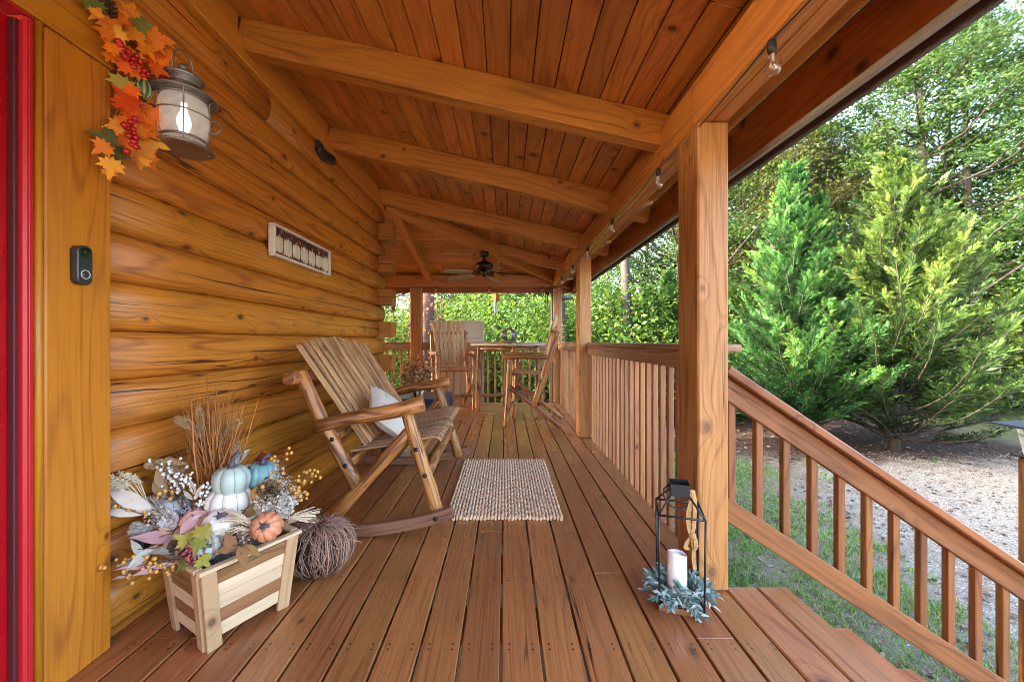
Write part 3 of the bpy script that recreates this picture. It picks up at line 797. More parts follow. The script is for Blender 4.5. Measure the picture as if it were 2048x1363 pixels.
def cedar(name, h, R, seed, nb, mat, spires=((0, 0, 1.0),)):
    """evergreen with ascending plumes: every limb carries flat feathery sprays"""
    r = random.Random(seed); root = thing(name, name, 'tree')
    t = MB(); V = []; Rn = []
    for sx, sy, sh in spires:
        hh = h * sh
        tp = [Vector((sx * f, sy * f, hh * f)) for f in (0, .2, .5, .8, 1)]
        t.tube(tp, [.085, .07, .05, .03, .008], 8, lump=.15)
        for i in range(nb):
            f = .03 + .97 * ((i + r.random()) / nb) ** 1.0
            b0 = Vector((sx * f, sy * f, hh * f)); a = r.random() * 2 * PI + i * 2.4
            prof = (1 - f) ** 1.0 * (1.0 if f > .10 else .80 + f * 2)
            Lb = (R * prof * r.uniform(.66, 1.12)) + .16
            el = math.radians(r.uniform(2, 26) + 44 * f)
            n = max(4, int(Lb / .15)); p = b0.copy(); pts = [p.copy()]; d = Vector((math.cos(a) * math.cos(el), math.sin(a) * math.cos(el), math.sin(el)))
            for k in range(n):
                d = (d + Vector((r.uniform(-.10, .10), r.uniform(-.10, .10), .045 + r.uniform(-.05, .05)))).normalized(); p = p + d * (Lb / n); pts.append(p.copy())
            t.tube(pts, [.016 * (1 - k / (n + 1)) * (.4 + Lb * .4) + .002 for k in range(n + 1)], 4, lump=.1)
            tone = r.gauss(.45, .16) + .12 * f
            side0 = d.cross(Vector((0, 0, 1))).normalized()
            for k in range(max(1, int(n * .28)), n + 1):
                tt = k / n
                for sgn in (-1, 1, 0):
                    if sgn == 0 and k < n and r.random() < .45: continue
                    ax = (pts[k] - pts[k - 1]).normalized()
                    tilt = r.uniform(-.5, .75)
                    s_dir = (ax * r.uniform(.75, 1.1) + side0 * sgn * r.uniform(.55, 1.0) + Vector((0, 0, tilt * .6 + .1))).normalized()
                    Ls = (.22 + .20 * (1 - tt)) * r.uniform(.7, 1.3) * (.75 + .12 * Lb)
                    nl = 12; w = s_dir.cross(Vector((r.gauss(0, .4), r.gauss(0, .4), 1))).normalized()
                    nrm = w.cross(s_dir)
                    for q in range(nl):
                        u = (q + .5) / nl; c0 = pts[k] + s_dir * Ls * u + nrm * (.03 * math.sin(u * 3))
                        for s2 in (-1, 1):
                            ln = Ls * (.34 * (1 - u) + .13) * r.uniform(.7, 1.3)
                            ld = (s_dir * r.uniform(.9, 1.3) + w * s2 * r.uniform(.5, .9) + nrm * r.gauss(0, .28)).normalized()
                            ww = ld.cross(nrm).normalized() * (.0050 + .036 * ln)
                            e = c0 + ld * ln
                            V.append((c0, c0.lerp(e, .45) + ww, e, c0.lerp(e, .45) - ww))
                            Rn.append(min(1, max(0, tone + r.gauss(0, .17) + .20 * (u - .4) + .28 * (tt - .72))))  # tips lightened, inner sprays darkened: highlights and inner shade put into the colour
    t.build('trunk', M['cedarbark'], root)
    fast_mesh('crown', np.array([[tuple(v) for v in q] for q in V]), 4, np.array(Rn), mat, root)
    return root
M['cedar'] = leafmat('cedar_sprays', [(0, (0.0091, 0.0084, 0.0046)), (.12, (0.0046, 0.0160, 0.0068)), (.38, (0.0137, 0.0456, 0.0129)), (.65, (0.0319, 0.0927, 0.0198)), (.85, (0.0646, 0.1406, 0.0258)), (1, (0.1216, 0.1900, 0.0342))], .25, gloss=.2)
M['cedar2'] = leafmat('cedar_sprays_olive', [(0, (0.0099, 0.0084, 0.0046)), (.12, (0.0053, 0.0160, 0.0061)), (.38, (0.0160, 0.0456, 0.0114)), (.65, (0.0365, 0.0897, 0.0167)), (.85, (0.0745, 0.1383, 0.0243)), (1, (0.1368, 0.1900, 0.0319))], .25, gloss=.2)
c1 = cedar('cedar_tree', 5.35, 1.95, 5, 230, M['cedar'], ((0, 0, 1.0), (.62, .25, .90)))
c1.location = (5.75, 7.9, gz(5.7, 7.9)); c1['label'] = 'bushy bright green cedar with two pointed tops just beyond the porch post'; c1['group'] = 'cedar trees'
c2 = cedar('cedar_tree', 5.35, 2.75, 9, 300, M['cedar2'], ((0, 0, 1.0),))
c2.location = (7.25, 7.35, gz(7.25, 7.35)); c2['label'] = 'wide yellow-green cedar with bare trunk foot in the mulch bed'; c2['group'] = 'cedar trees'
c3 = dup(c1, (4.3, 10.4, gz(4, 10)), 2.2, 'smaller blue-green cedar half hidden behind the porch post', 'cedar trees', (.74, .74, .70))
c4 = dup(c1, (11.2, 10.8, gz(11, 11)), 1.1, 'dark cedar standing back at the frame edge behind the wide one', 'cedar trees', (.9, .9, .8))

protos = [
 branch_tree('broadleaf_tree', 11.5, 2.9, 1.6, 100, 250, .098, M['leaf_mid'], 21, M['bark'], .17),
 branch_tree('broadleaf_tree', 9.5, 2.7, .8, 100, 270, .096, M['leaf_yellow'], 33, M['bark'], .13, (.5, .3)),
 branch_tree('broadleaf_tree', 13.5, 3.2, 2.6, 105, 250, .100, M['leaf_deep'], 45, M['bark'], .22),
 branch_tree('broadleaf_tree', 10.5, 2.8, 2.0, 85, 220, .092, M['leaf_brown'], 57, M['bark'], .14, (.4, 0), .5),
 branch_tree('broadleaf_shrub', 3.4, 1.9, .15, 60, 170, .105, M['leaf_mid'], 63, M['bark'], .05),
 branch_tree('broadleaf_shrub', 2.9, 1.8, .1, 55, 170, .11, M['leaf_yellow'], 71, M['bark'], .05),
]
used = set()
def plant(k, x, y, rz, sc, label, cat, group):
    p = protos[k]
    if k not in used:
        used.add(k); o = p; o.location = (x, y, gz(x, y) - .05); o.rotation_euler.z = rz; o.scale = (sc, sc, sc); o['label'] = label; o['group'] = group
    else:
        o = dup(p, (x, y, gz(x, y) - .05), rz, label, group, (sc, sc, sc))
    o['category'] = cat; return o
TREE = ['slender mid-green tree in the woods behind the yard', 'sunlit yellow-green tree in the woods behind the yard', 'tall dark green tree in the woods behind the yard', 'tree with thin browning autumn foliage behind the cedars', 'low mid-green shrub along the edge of the woods', 'low yellow-green shrub along the edge of the woods']
GRP = ['mid-green woodland trees', 'yellow-green woodland trees', 'dark woodland trees', 'browning woodland trees', 'mid-green shrubs', 'yellow-green shrubs']
SPOTS = [  # kind, x, y
 (0, -3.2, 12.5), (2, -1.6, 15.5), (0, .6, 14.0), (0, 2.3, 12.2), (2, 3.6, 15.8), (2, -5.5, 16), (0, -7.5, 12.8), (1, -4.6, 19), (2, 1.8, 18.5), (0, 4.6, 19.5), (1, 6.0, 17),
 (3, 8.2, 13.2), (3, 10.8, 14.4), (2, 6.2, 13.6), (2, 14.8, 12.6), (0, 13.2, 15.5), (0, 9.5, 17.5), (2, 17.0, 15.2), (1, 16.2, 18.5), (0, 19.5, 14.0), (2, 12.0, 19), (3, 7.0, 20), (0, -1.0, 21), (2, -9.5, 20), (1, 20.5, 20), (2, 24, 17), (3, 9.0, 15.8), (3, 13.6, 17.2), (1, 11.2, 18.6), (0, 10.4, 13.4), (2, 13.6, 12.8), (0, 18.0, 12.6), (2, 7.9, 15.4), (3, 11.8, 15.6), (2, 15.8, 15.0), (0, 16.5, 9.4), (2, 19.8, 8.6), (2, 23, 11)]
SHR = [(4, -4.3, 10.2), (5, -2.0, 10.8), (4, -.2, 11.5), (4, 1.4, 10.9), (4, 2.9, 10.6), (5, 4.1, 12.8), (4, -6.4, 11.5), (4, -.9, 13.2), (4, 5.6, 14.5), (5, 2.2, 14.2), (4, 9.5, 13.0), (5, 13.0, 12.0), (4, 15.4, 11.0), (4, 18, 12), (5, 8.0, 15.5), (4, -3.2, 13.5), (4, 1.0, 13.0), (5, 3.4, 11.3), (4, 12, 14.5), (4, 17.5, 8.0), (5, 3.0, 17), (4, 6.8, 11.8), (4, 5.0, 11.2)]
for i, (k, x, y) in enumerate(SPOTS):
    if x < 6.1: y += 3.2
    plant(k, x, y, rng.random() * 6.28, rng.uniform(.88, 1.15), TREE[k], 'tree', GRP[k])
for i, (k, x, y) in enumerate(SHR):
    plant(k, x, y, rng.random() * 6.28, rng.uniform(.85, 1.2), TREE[k], 'shrub', GRP[k])
# trunks that stand out
def bare_trunk(label, pts, r0, bark, name='tree_trunk'):
    b = pts[0]; t = thing(name, label, 'tree', b)
    q = MB(); n = len(pts); q.tube(pts, [r0 * (1.2 if i == 0 else 1 - .5 * i / n) for i in range(n)], 10, lump=.14); q.build('trunk', bark, t, True)
    return t
def vine(t, pts, R, n, mat, seed, leaf=.1):
    r = np.random.default_rng(seed); C = []
    for _ in range(n):
        i = r.integers(0, len(pts) - 1); f = r.random(); p = Vector(pts[i]).lerp(Vector(pts[i + 1]), f); a = r.uniform(0, 2 * PI)
        C.append((p.x + math.cos(a) * R * r.uniform(.9, 1.7), p.y + math.sin(a) * R * r.uniform(.9, 1.7), p.z))
    C = np.array(C) - np.array(t.location)
    fast_mesh('vine_leaves', leaf_quads(C, r.uniform(.7, 1.3, len(C)) * leaf, .7, .2, seed, .5), 4, r.random(len(C)), mat, t)
pts = [(-1.82, 9.2, gz(-1.8, 9.2)), (-1.86, 9.2, .8), (-1.84, 9.25, 2.2), (-1.80, 9.3, 4.5), (-1.8, 9.4, 8)]
t = bare_trunk('thick trunk wrapped in reddish vines just beyond the far post', pts, .24, M['barkred'])
M['vine'] = leafmat('vine_leaves', [(0, (.05, .06, .02)), (.5, (.16, .06, .035)), (.8, (.30, .10, .05)), (1, (.22, .26, .06))], .3)
vine(t, pts[1:4], .26, 700, M['vine'], 5)
pts = [(1.62, 9.6, gz(1.6, 9.6)), (1.50, 9.6, .4), (1.36, 9.6, 1.6), (1.30, 9.6, 3.4), (1.1, 9.7, 7)]
bare_trunk('leaning dark trunk beside the corner post', pts, .14, M['bark'])
pts = [(3.30, 10.6, gz(3.3, 10.6)), (3.28, 10.6, 1.4), (3.22, 10.6, 3.2), (3.12, 10.7, 6.5), (3.2, 10.8, 9)]
bare_trunk('straight grey trunk between the two near porch posts', pts, .15, M['bark'])
# ================================================================== furniture on the porch
M['rustic'] = wood('peeled_rustic_log', (.46, .205, .064), (.18, .054, .014), (.05, .02, .01), rough=.42, lines=.9, fine=.3, knots=.55, crack=.5, blotch=.8, tint=.15, bump=.3, vscale=.8, streak=.9)
M['rustred'] = wood('red_brown_rustic_log', (.40, .155, .045), (.13, .033, .009), (.04, .015, .01), rough=.38, lines=.9, fine=.3, knots=.45, crack=.4, blotch=.7, tint=.15, bump=.3, vscale=.8, streak=.7)
M['slat'] = wood('weathered_pale_slat', (.50, .26, .12), (.20, .083, .031), (.06, .035, .02), rough=.6, lines=.5, fine=.5, knots=.3, blotch=.6, tint=.16, weather=.22, bump=.3, streak=.6)
M['slatwarm'] = wood('tan_slat', (.54, .33, .165), (.28, .14, .055), (.07, .035, .02), rough=.6, lines=.5, fine=.45, knots=.3, blotch=.4, tint=.14, weather=.15, bump=.3)
M['seat'] = wood('greyed_brown_seat_slat', (.42, .235, .125), (.16, .072, .035), (.05, .03, .02), rough=.55, lines=.5, fine=.5, knots=.25, blotch=.5, tint=.16, weather=.4, bump=.3)
M['rocker'] = wood('dark_brown_rocker', (.24, .105, .055), (.08, .03, .015), (.03, .015, .01), rough=.5, lines=.6, fine=.5, knots=.15, blotch=.4, tint=.06)
M['bolt'] = plain('black_bolt', (.012, .012, .013), rough=.4, metal=.4)

def strip(mb, path, w, h, side=(0, 1, 0), c=.005):
    """a bent board: path of centres, w along side, h across"""
    path = [Vector(p) for p in path]; side = Vector(side).normalized(); rings = []; us = [0]
    for i, p in enumerate(path):
        t = (path[min(i + 1, len(path) - 1)] - path[max(0, i - 1)]).normalized(); up = side.cross(t).normalized()
        a, b = w / 2, h / 2
        rings.append([p + side * x + up * y for x, y in ((-a + c, -b), (a - c, -b), (a, -b + c), (a, b - c), (a - c, b), (-a + c, b), (-a, b - c), (-a, -b + c))])
        if i: us.append(us[-1] + (p - path[i - 1]).length)
    mb.ring_sweep(rings, us, None, False)

def bolt(q, p, axis=(0, -1, 0), r=.013):
    q.lathe([(.0001, 0), (r, 0), (r, .004), (r * .7, .008), (.0001, .010)], p, 10, axis=axis)

# ---- double rocking chair
rc = thing('rocking_chair', 'wide log-frame rocking chair with slatted back beside the log wall', 'rocking chair', (-.775, 2.845, 0), math.radians(1))
for sg in (-1, 1):
    y = .59 * sg; yo = .642 * sg
    q = MB(); strip(q, [(s, yo, .036 + (s + .14) ** 2 * .27) for s in np.linspace(-.46, .47, 13)], .042, .066)
    rk = q.build('rocker', M['rocker'], rc)
    q = MB(); bolt(q, (.378, yo + .0205 * sg, .108), (0, sg, 0)); q.build('bolt', M['bolt'], rk); q = MB(); bolt(q, (-.238, yo + .0205 * sg, .038), (0, sg, 0)); q.build('bolt', M['bolt'], rk)
    q = MB(); q.log((.385, y, .085), (.205, y, .69), .039, .037, lump=.06); lg = q.build('leg', M['rustic'], rc)
    q = MB(); bolt(q, (.265, y + .04 * sg, .482), (0, sg, 0)); q.build('bolt', M['bolt'], lg); q = MB(); bolt(q, (.313, y + .04 * sg, .335), (0, sg, 0)); q.build('bolt', M['bolt'], lg)
    q = MB(); q.log((-.066, y, .235), (-.405, y, .915), .039, .038, lump=.06); lg = q.build('back_post', M['rustic'], rc)
    q = MB(); bolt(q, (-.205, y + .04 * sg, .541), (0, sg, 0)); q.build('bolt', M['bolt'], lg); q = MB(); bolt(q, (-.132, y + .04 * sg, .393), (0, sg, 0)); q.build('bolt', M['bolt'], lg)
    q = MB(); q.log((-.238, yo - .03 * sg, .055), (.215, y - .012 * sg, .575), .040, .036, lump=.06); q.build('brace', M['rustred'], rc)
    q = MB(); q.log((-.27, .672 * sg, .622), (.305, .60 * sg, .738), .034, .047, lump=.06); q.build('armrest', M['rustred'], rc)
for nm, p, r, e in (('top_crossbar', (-.410, .885), .040, .70), ('crossbar', (-.215, .545), .036, .59), ('crossbar', (-.135, .393), .034, .57), ('seat_crossbar', (.255, .455), .036, .57), ('stretcher', (.315, .335), .034, .57)):
    q = MB(); q.log((p[0], -e, p[1]), (p[0], e, p[1]), r, r * .95, seg=9, lump=.07); q.build(nm, M['rustred'] if nm == 'top_crossbar' else M['rustic'], rc)
n = 13
for i in range(n):
    y = -.525 + 1.05 * i / (n - 1)
    q = MB(); arch = .075 * (1 - (y / .55) ** 2)
    k = Vector((-.37, 0, .565)).normalized(); p0 = Vector((-.045, y, .485)); L = .685 + arch + rng.uniform(-.006, .006)
    q.board(p0, p0 + k * L + Vector((0, y * .06, 0)), .060, .009, up=(.565, rng.uniform(-.035, .035), .37), c=.002)
    q.build('back_slat', M['slat'], rc)
for i in range(n):
    y = -.525 + 1.05 * i / (n - 1); q = MB()
    strip(q, [(-.13, y, .452), (.05, y, .478), (.22, y, .508), (.33, y, .532), (.372, y, .530), (.392, y, .508)], .054, .011, c=.004)
    q.build('seat_slat', M['seat'], rc)

# ---- pillow leaning in the rocking chair
M['pillow'] = plain('cream_printed_cloth', (.66, .59, .50), rough=.9, var=.10, scale=60, bump=.15, spec=.1)
def pillow_mesh(w, h, t, n=14):
    q = MB(); g2 = [[], []]
    for sgn in (0, 1):
        for j in range(n + 1):
            row = []
            for i in range(n + 1):
                u, v = 2 * i / n - 1, 2 * j / n - 1
                pin = 1 - .07 * (1 - abs(u) ** 2) * abs(v) ** 3 - .07 * (1 - abs(v) ** 2) * abs(u) ** 3
                th = t / 2 * max(0, (1 - u * u)) ** .42 * max(0, (1 - v * v)) ** .42 + .012 * mnoise.noise((u * 2.2, v * 2.2, sgn * 4))* (1 - u * u) * (1 - v * v)
                row.append((u * w / 2 * pin, v * h / 2 * pin, th if sgn else -th))
            g2[sgn].append(row)
    for sgn in (0, 1):
        base = len(q.v)
        for row in g2[sgn]: q.v.extend(row)
        for j in range(n):
            for i in range(n):
                a = base + j * (n + 1) + i; f = (a, a + 1, a + n + 2, a + n + 1)
                q.face(f if sgn else f[::-1], [(0, 0)] * 4, .5, True)
    return q
pl = pillow_mesh(.36, .36, .15).build('pillow', M['pillow'])
tag(pl, 'small cream pillow with faint grey print lying in the rocking chair', 'pillow')
pl.location = (-.745, 2.58, .610); pl.rotation_euler = (math.radians(32), math.radians(40), math.radians(40))
q = MB()
for i in range(26):                              # faint grey print on the cushion
    x, y = rng.uniform(-.10, .10), rng.uniform(-.10, .10); a = rng.random() * PI; l = rng.uniform(.012, .035)
    q.tube([(x + math.cos(a) * l * t, y + math.sin(a) * l * t + .012 * t * t, .0715 * (1 - (x / .18) ** 2) ** .42 * (1 - (y / .18) ** 2) ** .42 + .003) for t in (-1, -.3, .4, 1)], .0012, 4)
q.build('print', plain('grey_print', (.42, .42, .43), .9), pl)

# ---- dark blue side table with a vase
M['navy'] = plain('navy_paint', (.018, .030, .060), rough=.35, var=.12, spec=.4)
tb = thing('side_table', 'low navy blue side table partly hidden behind the rocking chair', 'table', (-.88, 4.06, 0))
q = MB(); q.box(-.31, .31, -.27, .27, .508, .535, 'x', .006); q.build('table_top', M['navy'], tb)
q = MB()
for yy in (-.245, .245): q.box(-.265, .265, yy - .012, yy + .012, .39, .507, 'x')
for xx in (-.275, .275): q.box(xx - .012, xx + .012, -.255, .255, .392, .507, 'y')
q.build('apron', M['navy'], tb)
for xx in (-.285, .285):
    for yy in (-.245, .245):
        q = MB(); q.box(xx - .022, xx + .022, yy - .022, yy + .022, 0, .505, 'z'); q.build('leg', M['navy'], tb)
vs = thing('flower_vase', 'striped round vase full of dried autumn stems on the navy table', 'vase', (-.865, 3.97, .536))
def vase_mat():
    m, nt, bs, out = newmat('striped_ceramic'); g = G(nt)
    p = g.sep(g.n('TexCoord').outputs['Object']); a = g.math('ARCTAN2', p[1], p[0])
    w_ = g.math('ADD', g.math('MULTIPLY', a, 7.0), g.math('MULTIPLY', g.noise(g.n('TexCoord').outputs['Object'], 14, 2), 7))
    g.put(bs.inputs['Base Color'], g.mix(g.math('GREATER_THAN', g.math('SINE', w_), .1), (.62, .55, .47), (.10, .045, .03))); bs.inputs['Roughness'].default_value = .4
    return m
q = MB(); q.lathe([(.0001, 0), (.045, .002), (.062, .03), (.064, .06), (.05, .10), (.036, .125), (.04, .14), (.03, .13), (.0001, .05)], n=22); q.build('vase', vase_mat(), vs)
stem_m = leafmat('dried_stems', [(0, (.24, .10, .03)), (.4, (.52, .25, .06)), (.75, (.62, .42, .16)), (1, (.56, .26, .20))], .2)
def spray(q, base, tips, r0=.0022, n=4, bow=.04):
    for t in tips:
        t = Vector(t); b = Vector(base) + Vector((rng.uniform(-.02, .02), rng.uniform(-.02, .02), 0))
        m_ = b.lerp(t, .5) + Vector((rng.uniform(-1, 1), rng.uniform(-1, 1), rng.uniform(0, 1))) * bow
        q.tube([b, b.lerp(m_, .6), m_, m_.lerp(t, .55), t], [r0, r0, r0 * .9, r0 * .8, r0 * .3], n, smooth=True)
q = MB(); tips = []
for i in range(46):
    a = rng.random() * 2 * PI; rr_ = rng.uniform(.02, .15); tips.append((math.cos(a) * rr_, math.sin(a) * rr_, rng.uniform(.2, .40) - rr_ * .5))
spray(q, (0, 0, .11), tips, .003); q.build('dried_stems', stem_m, vs)
C = np.array([np.array(t) * rng.uniform(.72, 1.03) + np.array([0, 0, .02]) for t in tips for _ in range(22)]) + nrng.normal(0, .016, (46 * 22, 3))
fast_mesh('dried_leaves', leaf_quads(C, nrng.uniform(.025, .065, len(C)), .5, .2, 3, -.6), 4, nrng.random(len(C)), stem_m, vs)

cr = thing('wooden_crate', 'pale wooden crate on the deck past the log corner', 'crate', (-1.62, 5.6, 0))
M['palewood'] = wood('pale_wood', (.62, .44, .30), (.42, .26, .15), (.2, .11, .06), rough=.6, lines=.3, fine=.3, knots=.3, blotch=.3, tint=.12)
for i in range(3):
    q = MB(); z = .02 + .12 * i
    q.box(-.16, .16, -.13, -.115, z, z + .10, 'x'); q.box(-.16, .16, .115, .13, z, z + .10, 'x'); q.box(-.16, -.145, -.114, .114, z, z + .10, 'y'); q.box(.145, .16, -.114, .114, z, z + .10, 'y')
    q.build('slat', M['palewood'], cr)
q = MB()
for xx in (-.138, .138):
    for yy in (-.107, .107): q.box(xx - .006, xx + .006, yy - .007, yy + .007, 0, .36, 'z')
q.box(-.144, .144, -.113, .113, .03, .04, 'x'); q.box(-.17, .17, -.14, .14, .365, .38, 'x'); q.build('corner_post', M['palewood'], cr)

# ---- tall log chairs and table
def bar_chair(label, loc, rz):
    t = thing('tall_chair', label, 'chair', loc, rz, group='tall rustic log chairs')
    for sg in (-1, 1):
        y = .285 * sg
        q = MB(); q.log((.33, y, 0), (.275, y, .872), .037, .034, lump=.07); lg = q.build('leg', M['rustic'], t)
        q = MB(); bolt(q, (.285, y + .029 * sg, .69), (0, sg, 0), .010); q.build('bolt', M['bolt'], lg); q = MB(); bolt(q, (.313, y + .03 * sg, .25), (0, sg, 0), .010); q.build('bolt', M['bolt'], lg)
        q = MB(); q.log((.375, y * 1.02, .903), (-.20, y * 1.12, .893), .038, .032, lump=.07); q.build('armrest', M['rustred'], t)
        q = MB(); q.log((.30, y * .99, .52), (-.355, y * .99, .026), .035, .033, lump=.07); q.build('runner', M['rustred'], t)
        q = MB(); q.log((-.022, y, .272), (-.318, y, 1.27), .035, .031, lump=.07); lg = q.build('back_post', M['rustic'], t)
        q = MB(); bolt(q, (-.113, y + .029 * sg, .60), (0, sg, 0), .010); q.build('bolt', M['bolt'], lg); q = MB(); bolt(q, (-.285, y + .026 * sg, 1.13), (0, sg, 0), .010); q.build('bolt', M['bolt'], lg)
    for nm, p, r, e in (('top_crossbar', (-.305, 1.225), .030, .335), ('crossbar', (-.180, .80), .026, .28), ('crossbar', (-.118, .620), .026, .28), ('seat_crossbar', (.262, .655), .026, .28), ('foot_rung', (.305, .240), .026, .28), ('runner_rung', (-.205, .140), .024, .28)):
        q = MB(); q.log((p[0], -e, p[1]), (p[0], e, p[1]), r, r * .95, lump=.08); q.build(nm, M['rustic'], t)
    for i in range(7):
        f = (i - 3) / 3
        q = MB(); q.board((-.095, .185 * f, .735), (-.292, .250 * f, 1.425 + .012 * (1 - f * f)), .052, .016, up=(.96, 0, .27), c=.004, taper=1.12); q.build('back_slat', M['slatwarm'], t)
        q = MB(); q.board((-.13, .215 * f, .672), (.30, .235 * f, .700), .056, .018, c=.004); q.build('seat_slat', M['seat'], t)
    return t
bar_chair('tall rustic log chair seen side-on with its back to the side railing', (.391, 5.247, 0), PI - math.radians(11))
bar_chair('tall rustic log chair in front of the pale beige panel', (-.857, 6.40, 0), math.radians(-70))

M['tabletop'] = wood('greyed_tabletop', (.34, .26, .20), (.17, .11, .075), (.06, .04, .03), rough=.35, lines=.5, fine=.5, knots=.3, blotch=.5, tint=.1, weather=.6, spec=.6)
tt = thing('bar_table', 'tall rustic log table with square top turned corner-wise', 'table', (.055, 6.2, 0), math.radians(9.5))
legs = [(-.49, 0), (.49, 0), (0, -.49), (0, .49)]
for lx, ly in legs:
    q = MB(); q.log((lx, ly, 0), (lx * .93, ly * .93, 1.02), .040, .034, lump=.08); q.build('leg', M['rustic'], tt)
q = MB(); q.log((-.47, 0, .245), (.47, 0, .245), .028, lump=.08); q.build('stretcher', M['rustred'], tt)
q = MB(); q.log((0, -.47, .215), (0, .47, .215), .028, lump=.08); q.build('stretcher', M['rustred'], tt)
for a, b_ in ((0, 2), (2, 1), (1, 3), (3, 0)):
    q = MB(); A, B = Vector((*legs[a], .975)) * .93, Vector((*legs[b_], .975)) * .93; A.z = B.z = .975
    q.log(A, B, .026, lump=.08); q.build('apron_rail', M['rustred'], tt)
q = MB(); e = .60
for i in range(5):                                # five planks cut to a square standing on its corner
    u0, u1 = -.424 + .8485 * i / 5 + .001, -.424 + .8485 * (i + 1) / 5 - .001
    c45 = math.cos(PI / 4)
    rot = lambda u, v: ((u - v) * c45, (u + v) * c45)
    q.prism([rot(u0, -.424), rot(u1, -.424), rot(u1, .424), rot(u0, .424)], 1.025, 1.062, 'x', .006)
q.build('table_top', M['tabletop'], tt)

M['galv'] = plain('galvanised_metal', (.14, .145, .15), rough=.4, metal=.5, var=.25, scale=30)
M['gold'] = plain('aged_brass_edge', (.55, .45, .22), rough=.4, metal=.7, var=.2)
mp = thing('metal_pumpkin', 'galvanised metal pumpkin ornament with brass ribs on the tall table', 'ornament', (.062, 6.08, 1.072))
q = MB()
prof = [(.125 * math.sin(PI * t) ** .62 + .004, .012 + .205 * t) for t in np.linspace(0.02, .98, 13)]
for k in range(12):
    a = 2 * PI * k / 12
    if k % 3 == 0: continue
    pts = [(r_ * math.cos(a), r_ * math.sin(a), z) for r_, z in prof]
    strip(q, pts, .052, .003, (-math.sin(a), math.cos(a), 0), .001)
q.build('metal_strips', M['galv'], mp)
q = MB()
for k in range(0, 12, 3):
    a = 2 * PI * k / 12 + .3
    q.tube([(r_ * 1.02 * math.cos(a), r_ * 1.02 * math.sin(a), z) for r_, z in prof], .005, 5)
q.build('rib', M['gold'], mp)
q = MB(); q.tube([(0, 0, .21), (.004, .002, .235), (.018, 0, .26)], [.018, .013, .010], 8); q.lathe([(.0001, .0), (.07, .004), (.07, .012), (.0001, .014)], n=16); q.build('stem', M['galv'], mp)
tr = thing('serving_tray', 'thin dark tray under the metal pumpkin', 'tray', (.09, 6.08, 1.0625))
q = MB(); q.lathe([(.0001, 0), (.185, 0), (.20, .012), (.195, .013), (.18, .005), (.0001, .005)], n=28); q.build('tray', M['tabletop'], tr)

# ---- ceiling fan
M['bronze'] = plain('oil_rubbed_bronze', (.030, .022, .018), rough=.38, metal=.6, var=.2)
M['blade'] = plain('woven_palm_blade', (.30, .235, .16), rough=.7, var=.18, scale=70, bump=.3)
fx, fy = -.30, 5.66
fan = thing('ceiling_fan', 'dark bronze ceiling fan with five leaf-shaped tan blades', 'fan', (fx, fy, 2.06))
q = MB(); q.lathe([(.0001, .31), (.068, .305), (.072, .27), (.055, .235), (.0001, .23)], n=24); q.lathe([(.016, .18), (.016, .24)], n=10); q.lathe([(.02, .165), (.032, .175), (.032, .195), (.018, .205)], n=14); q.build('downrod', M['bronze'], fan)
q = MB(); q.lathe([(.0001, .175), (.05, .172), (.10, .15), (.128, .115), (.125, .08), (.09, .052), (.06, .045), (.0001, .045)], n=28); q.build('motor', M['bronze'], fan)
q = MB(); q.lathe([(.0001, -.045), (.03, -.043), (.042, -.02), (.05, .0), (.05, .044)], n=20); q.tube([(.02, -.02, -.05), (.022, -.02, -.14)], .0015, 4); q.build('switch_housing', M['bronze'], fan)
for k in range(5):
    a = math.radians(2 + 72 * k); ca, sa = math.cos(a), math.sin(a)
    q = MB(); n = 14; rings = []; us = []
    for i in range(n + 1):
        t = i / n; rr_ = .205 + .465 * t
        wd = .020 + .068 * math.sin(PI * min(1, t * .78 + .12)) ** .8 * (1 if t < .9 else math.sqrt(max(0.02, 1 - ((t - .9) / .1) ** 2)))
        tw = math.radians(13); dz = -.005 - .035 * t
        c_ = Vector((rr_ * ca, rr_ * sa, dz)); sd = Vector((-sa * math.cos(tw), ca * math.cos(tw), math.sin(tw))); nn = Vector((sa * math.sin(tw), -ca * math.sin(tw), math.cos(tw)))
        rings.append([c_ + sd * wd * x + nn * z for x, z in ((-1, 0), (-.5, -.004), (0, -.006), (.5, -.004), (1, 0), (.5, .003), (0, .003), (-.5, .003))]); us.append(rr_)
    q.ring_sweep(rings, us); bl = q.build('blade', M['blade'], fan)
    q = MB(); q.tube([(.06 * ca, .06 * sa, .04), (.13 * ca, .13 * sa, .028), (.20 * ca, .20 * sa, .008), (.30 * ca, .30 * sa, -.004)], [.012, .009, .010, .008], 6)
    for o_ in (-.022, .022): q.tube([(.19 * ca, .19 * sa, .01), (.27 * ca - o_ * sa, .27 * sa + o_ * ca, 0.002)], .006, 5)
    q.build('blade_arm', M['bronze'], bl)

# ---- hanging feeder, chime
fd = thing('bird_feeder', 'small wooden hanging feeder with clear tube outside the far beam', 'feeder', (-.170, 7.36, 1.60))
q = MB(); q.lathe([(.0001, .235), (.05, .235), (.095, .36), (.10, .36), (.0001, .365)], n=4, smooth=False); q.build('wooden_top', M['beam'], fd)
m, nt, bs, out = newmat('clear_plastic'); bs.inputs['Base Color'].default_value = (.85, .88, .9, 1); bs.inputs['Roughness'].default_value = .25; bs.inputs['Transmission Weight'].default_value = .6; bs.inputs['IOR'].default_value = 1.15; M['clear'] = m
q = MB(); q.lathe([(.0001, .0), (.036, .002), (.038, .1), (.036, .233), (.0001, .234)], n=14); q.build('tube', M['clear'], fd)
q = MB(); q.tube([(0, 0, .365), (.004, -.04, .44)], .003, 4); q.build('cord', M['black'], fd)
wc = thing('wind_chime', 'small black iron ornament hanging beside the corner post', 'ornament', (.74, 6.93, 1.68))
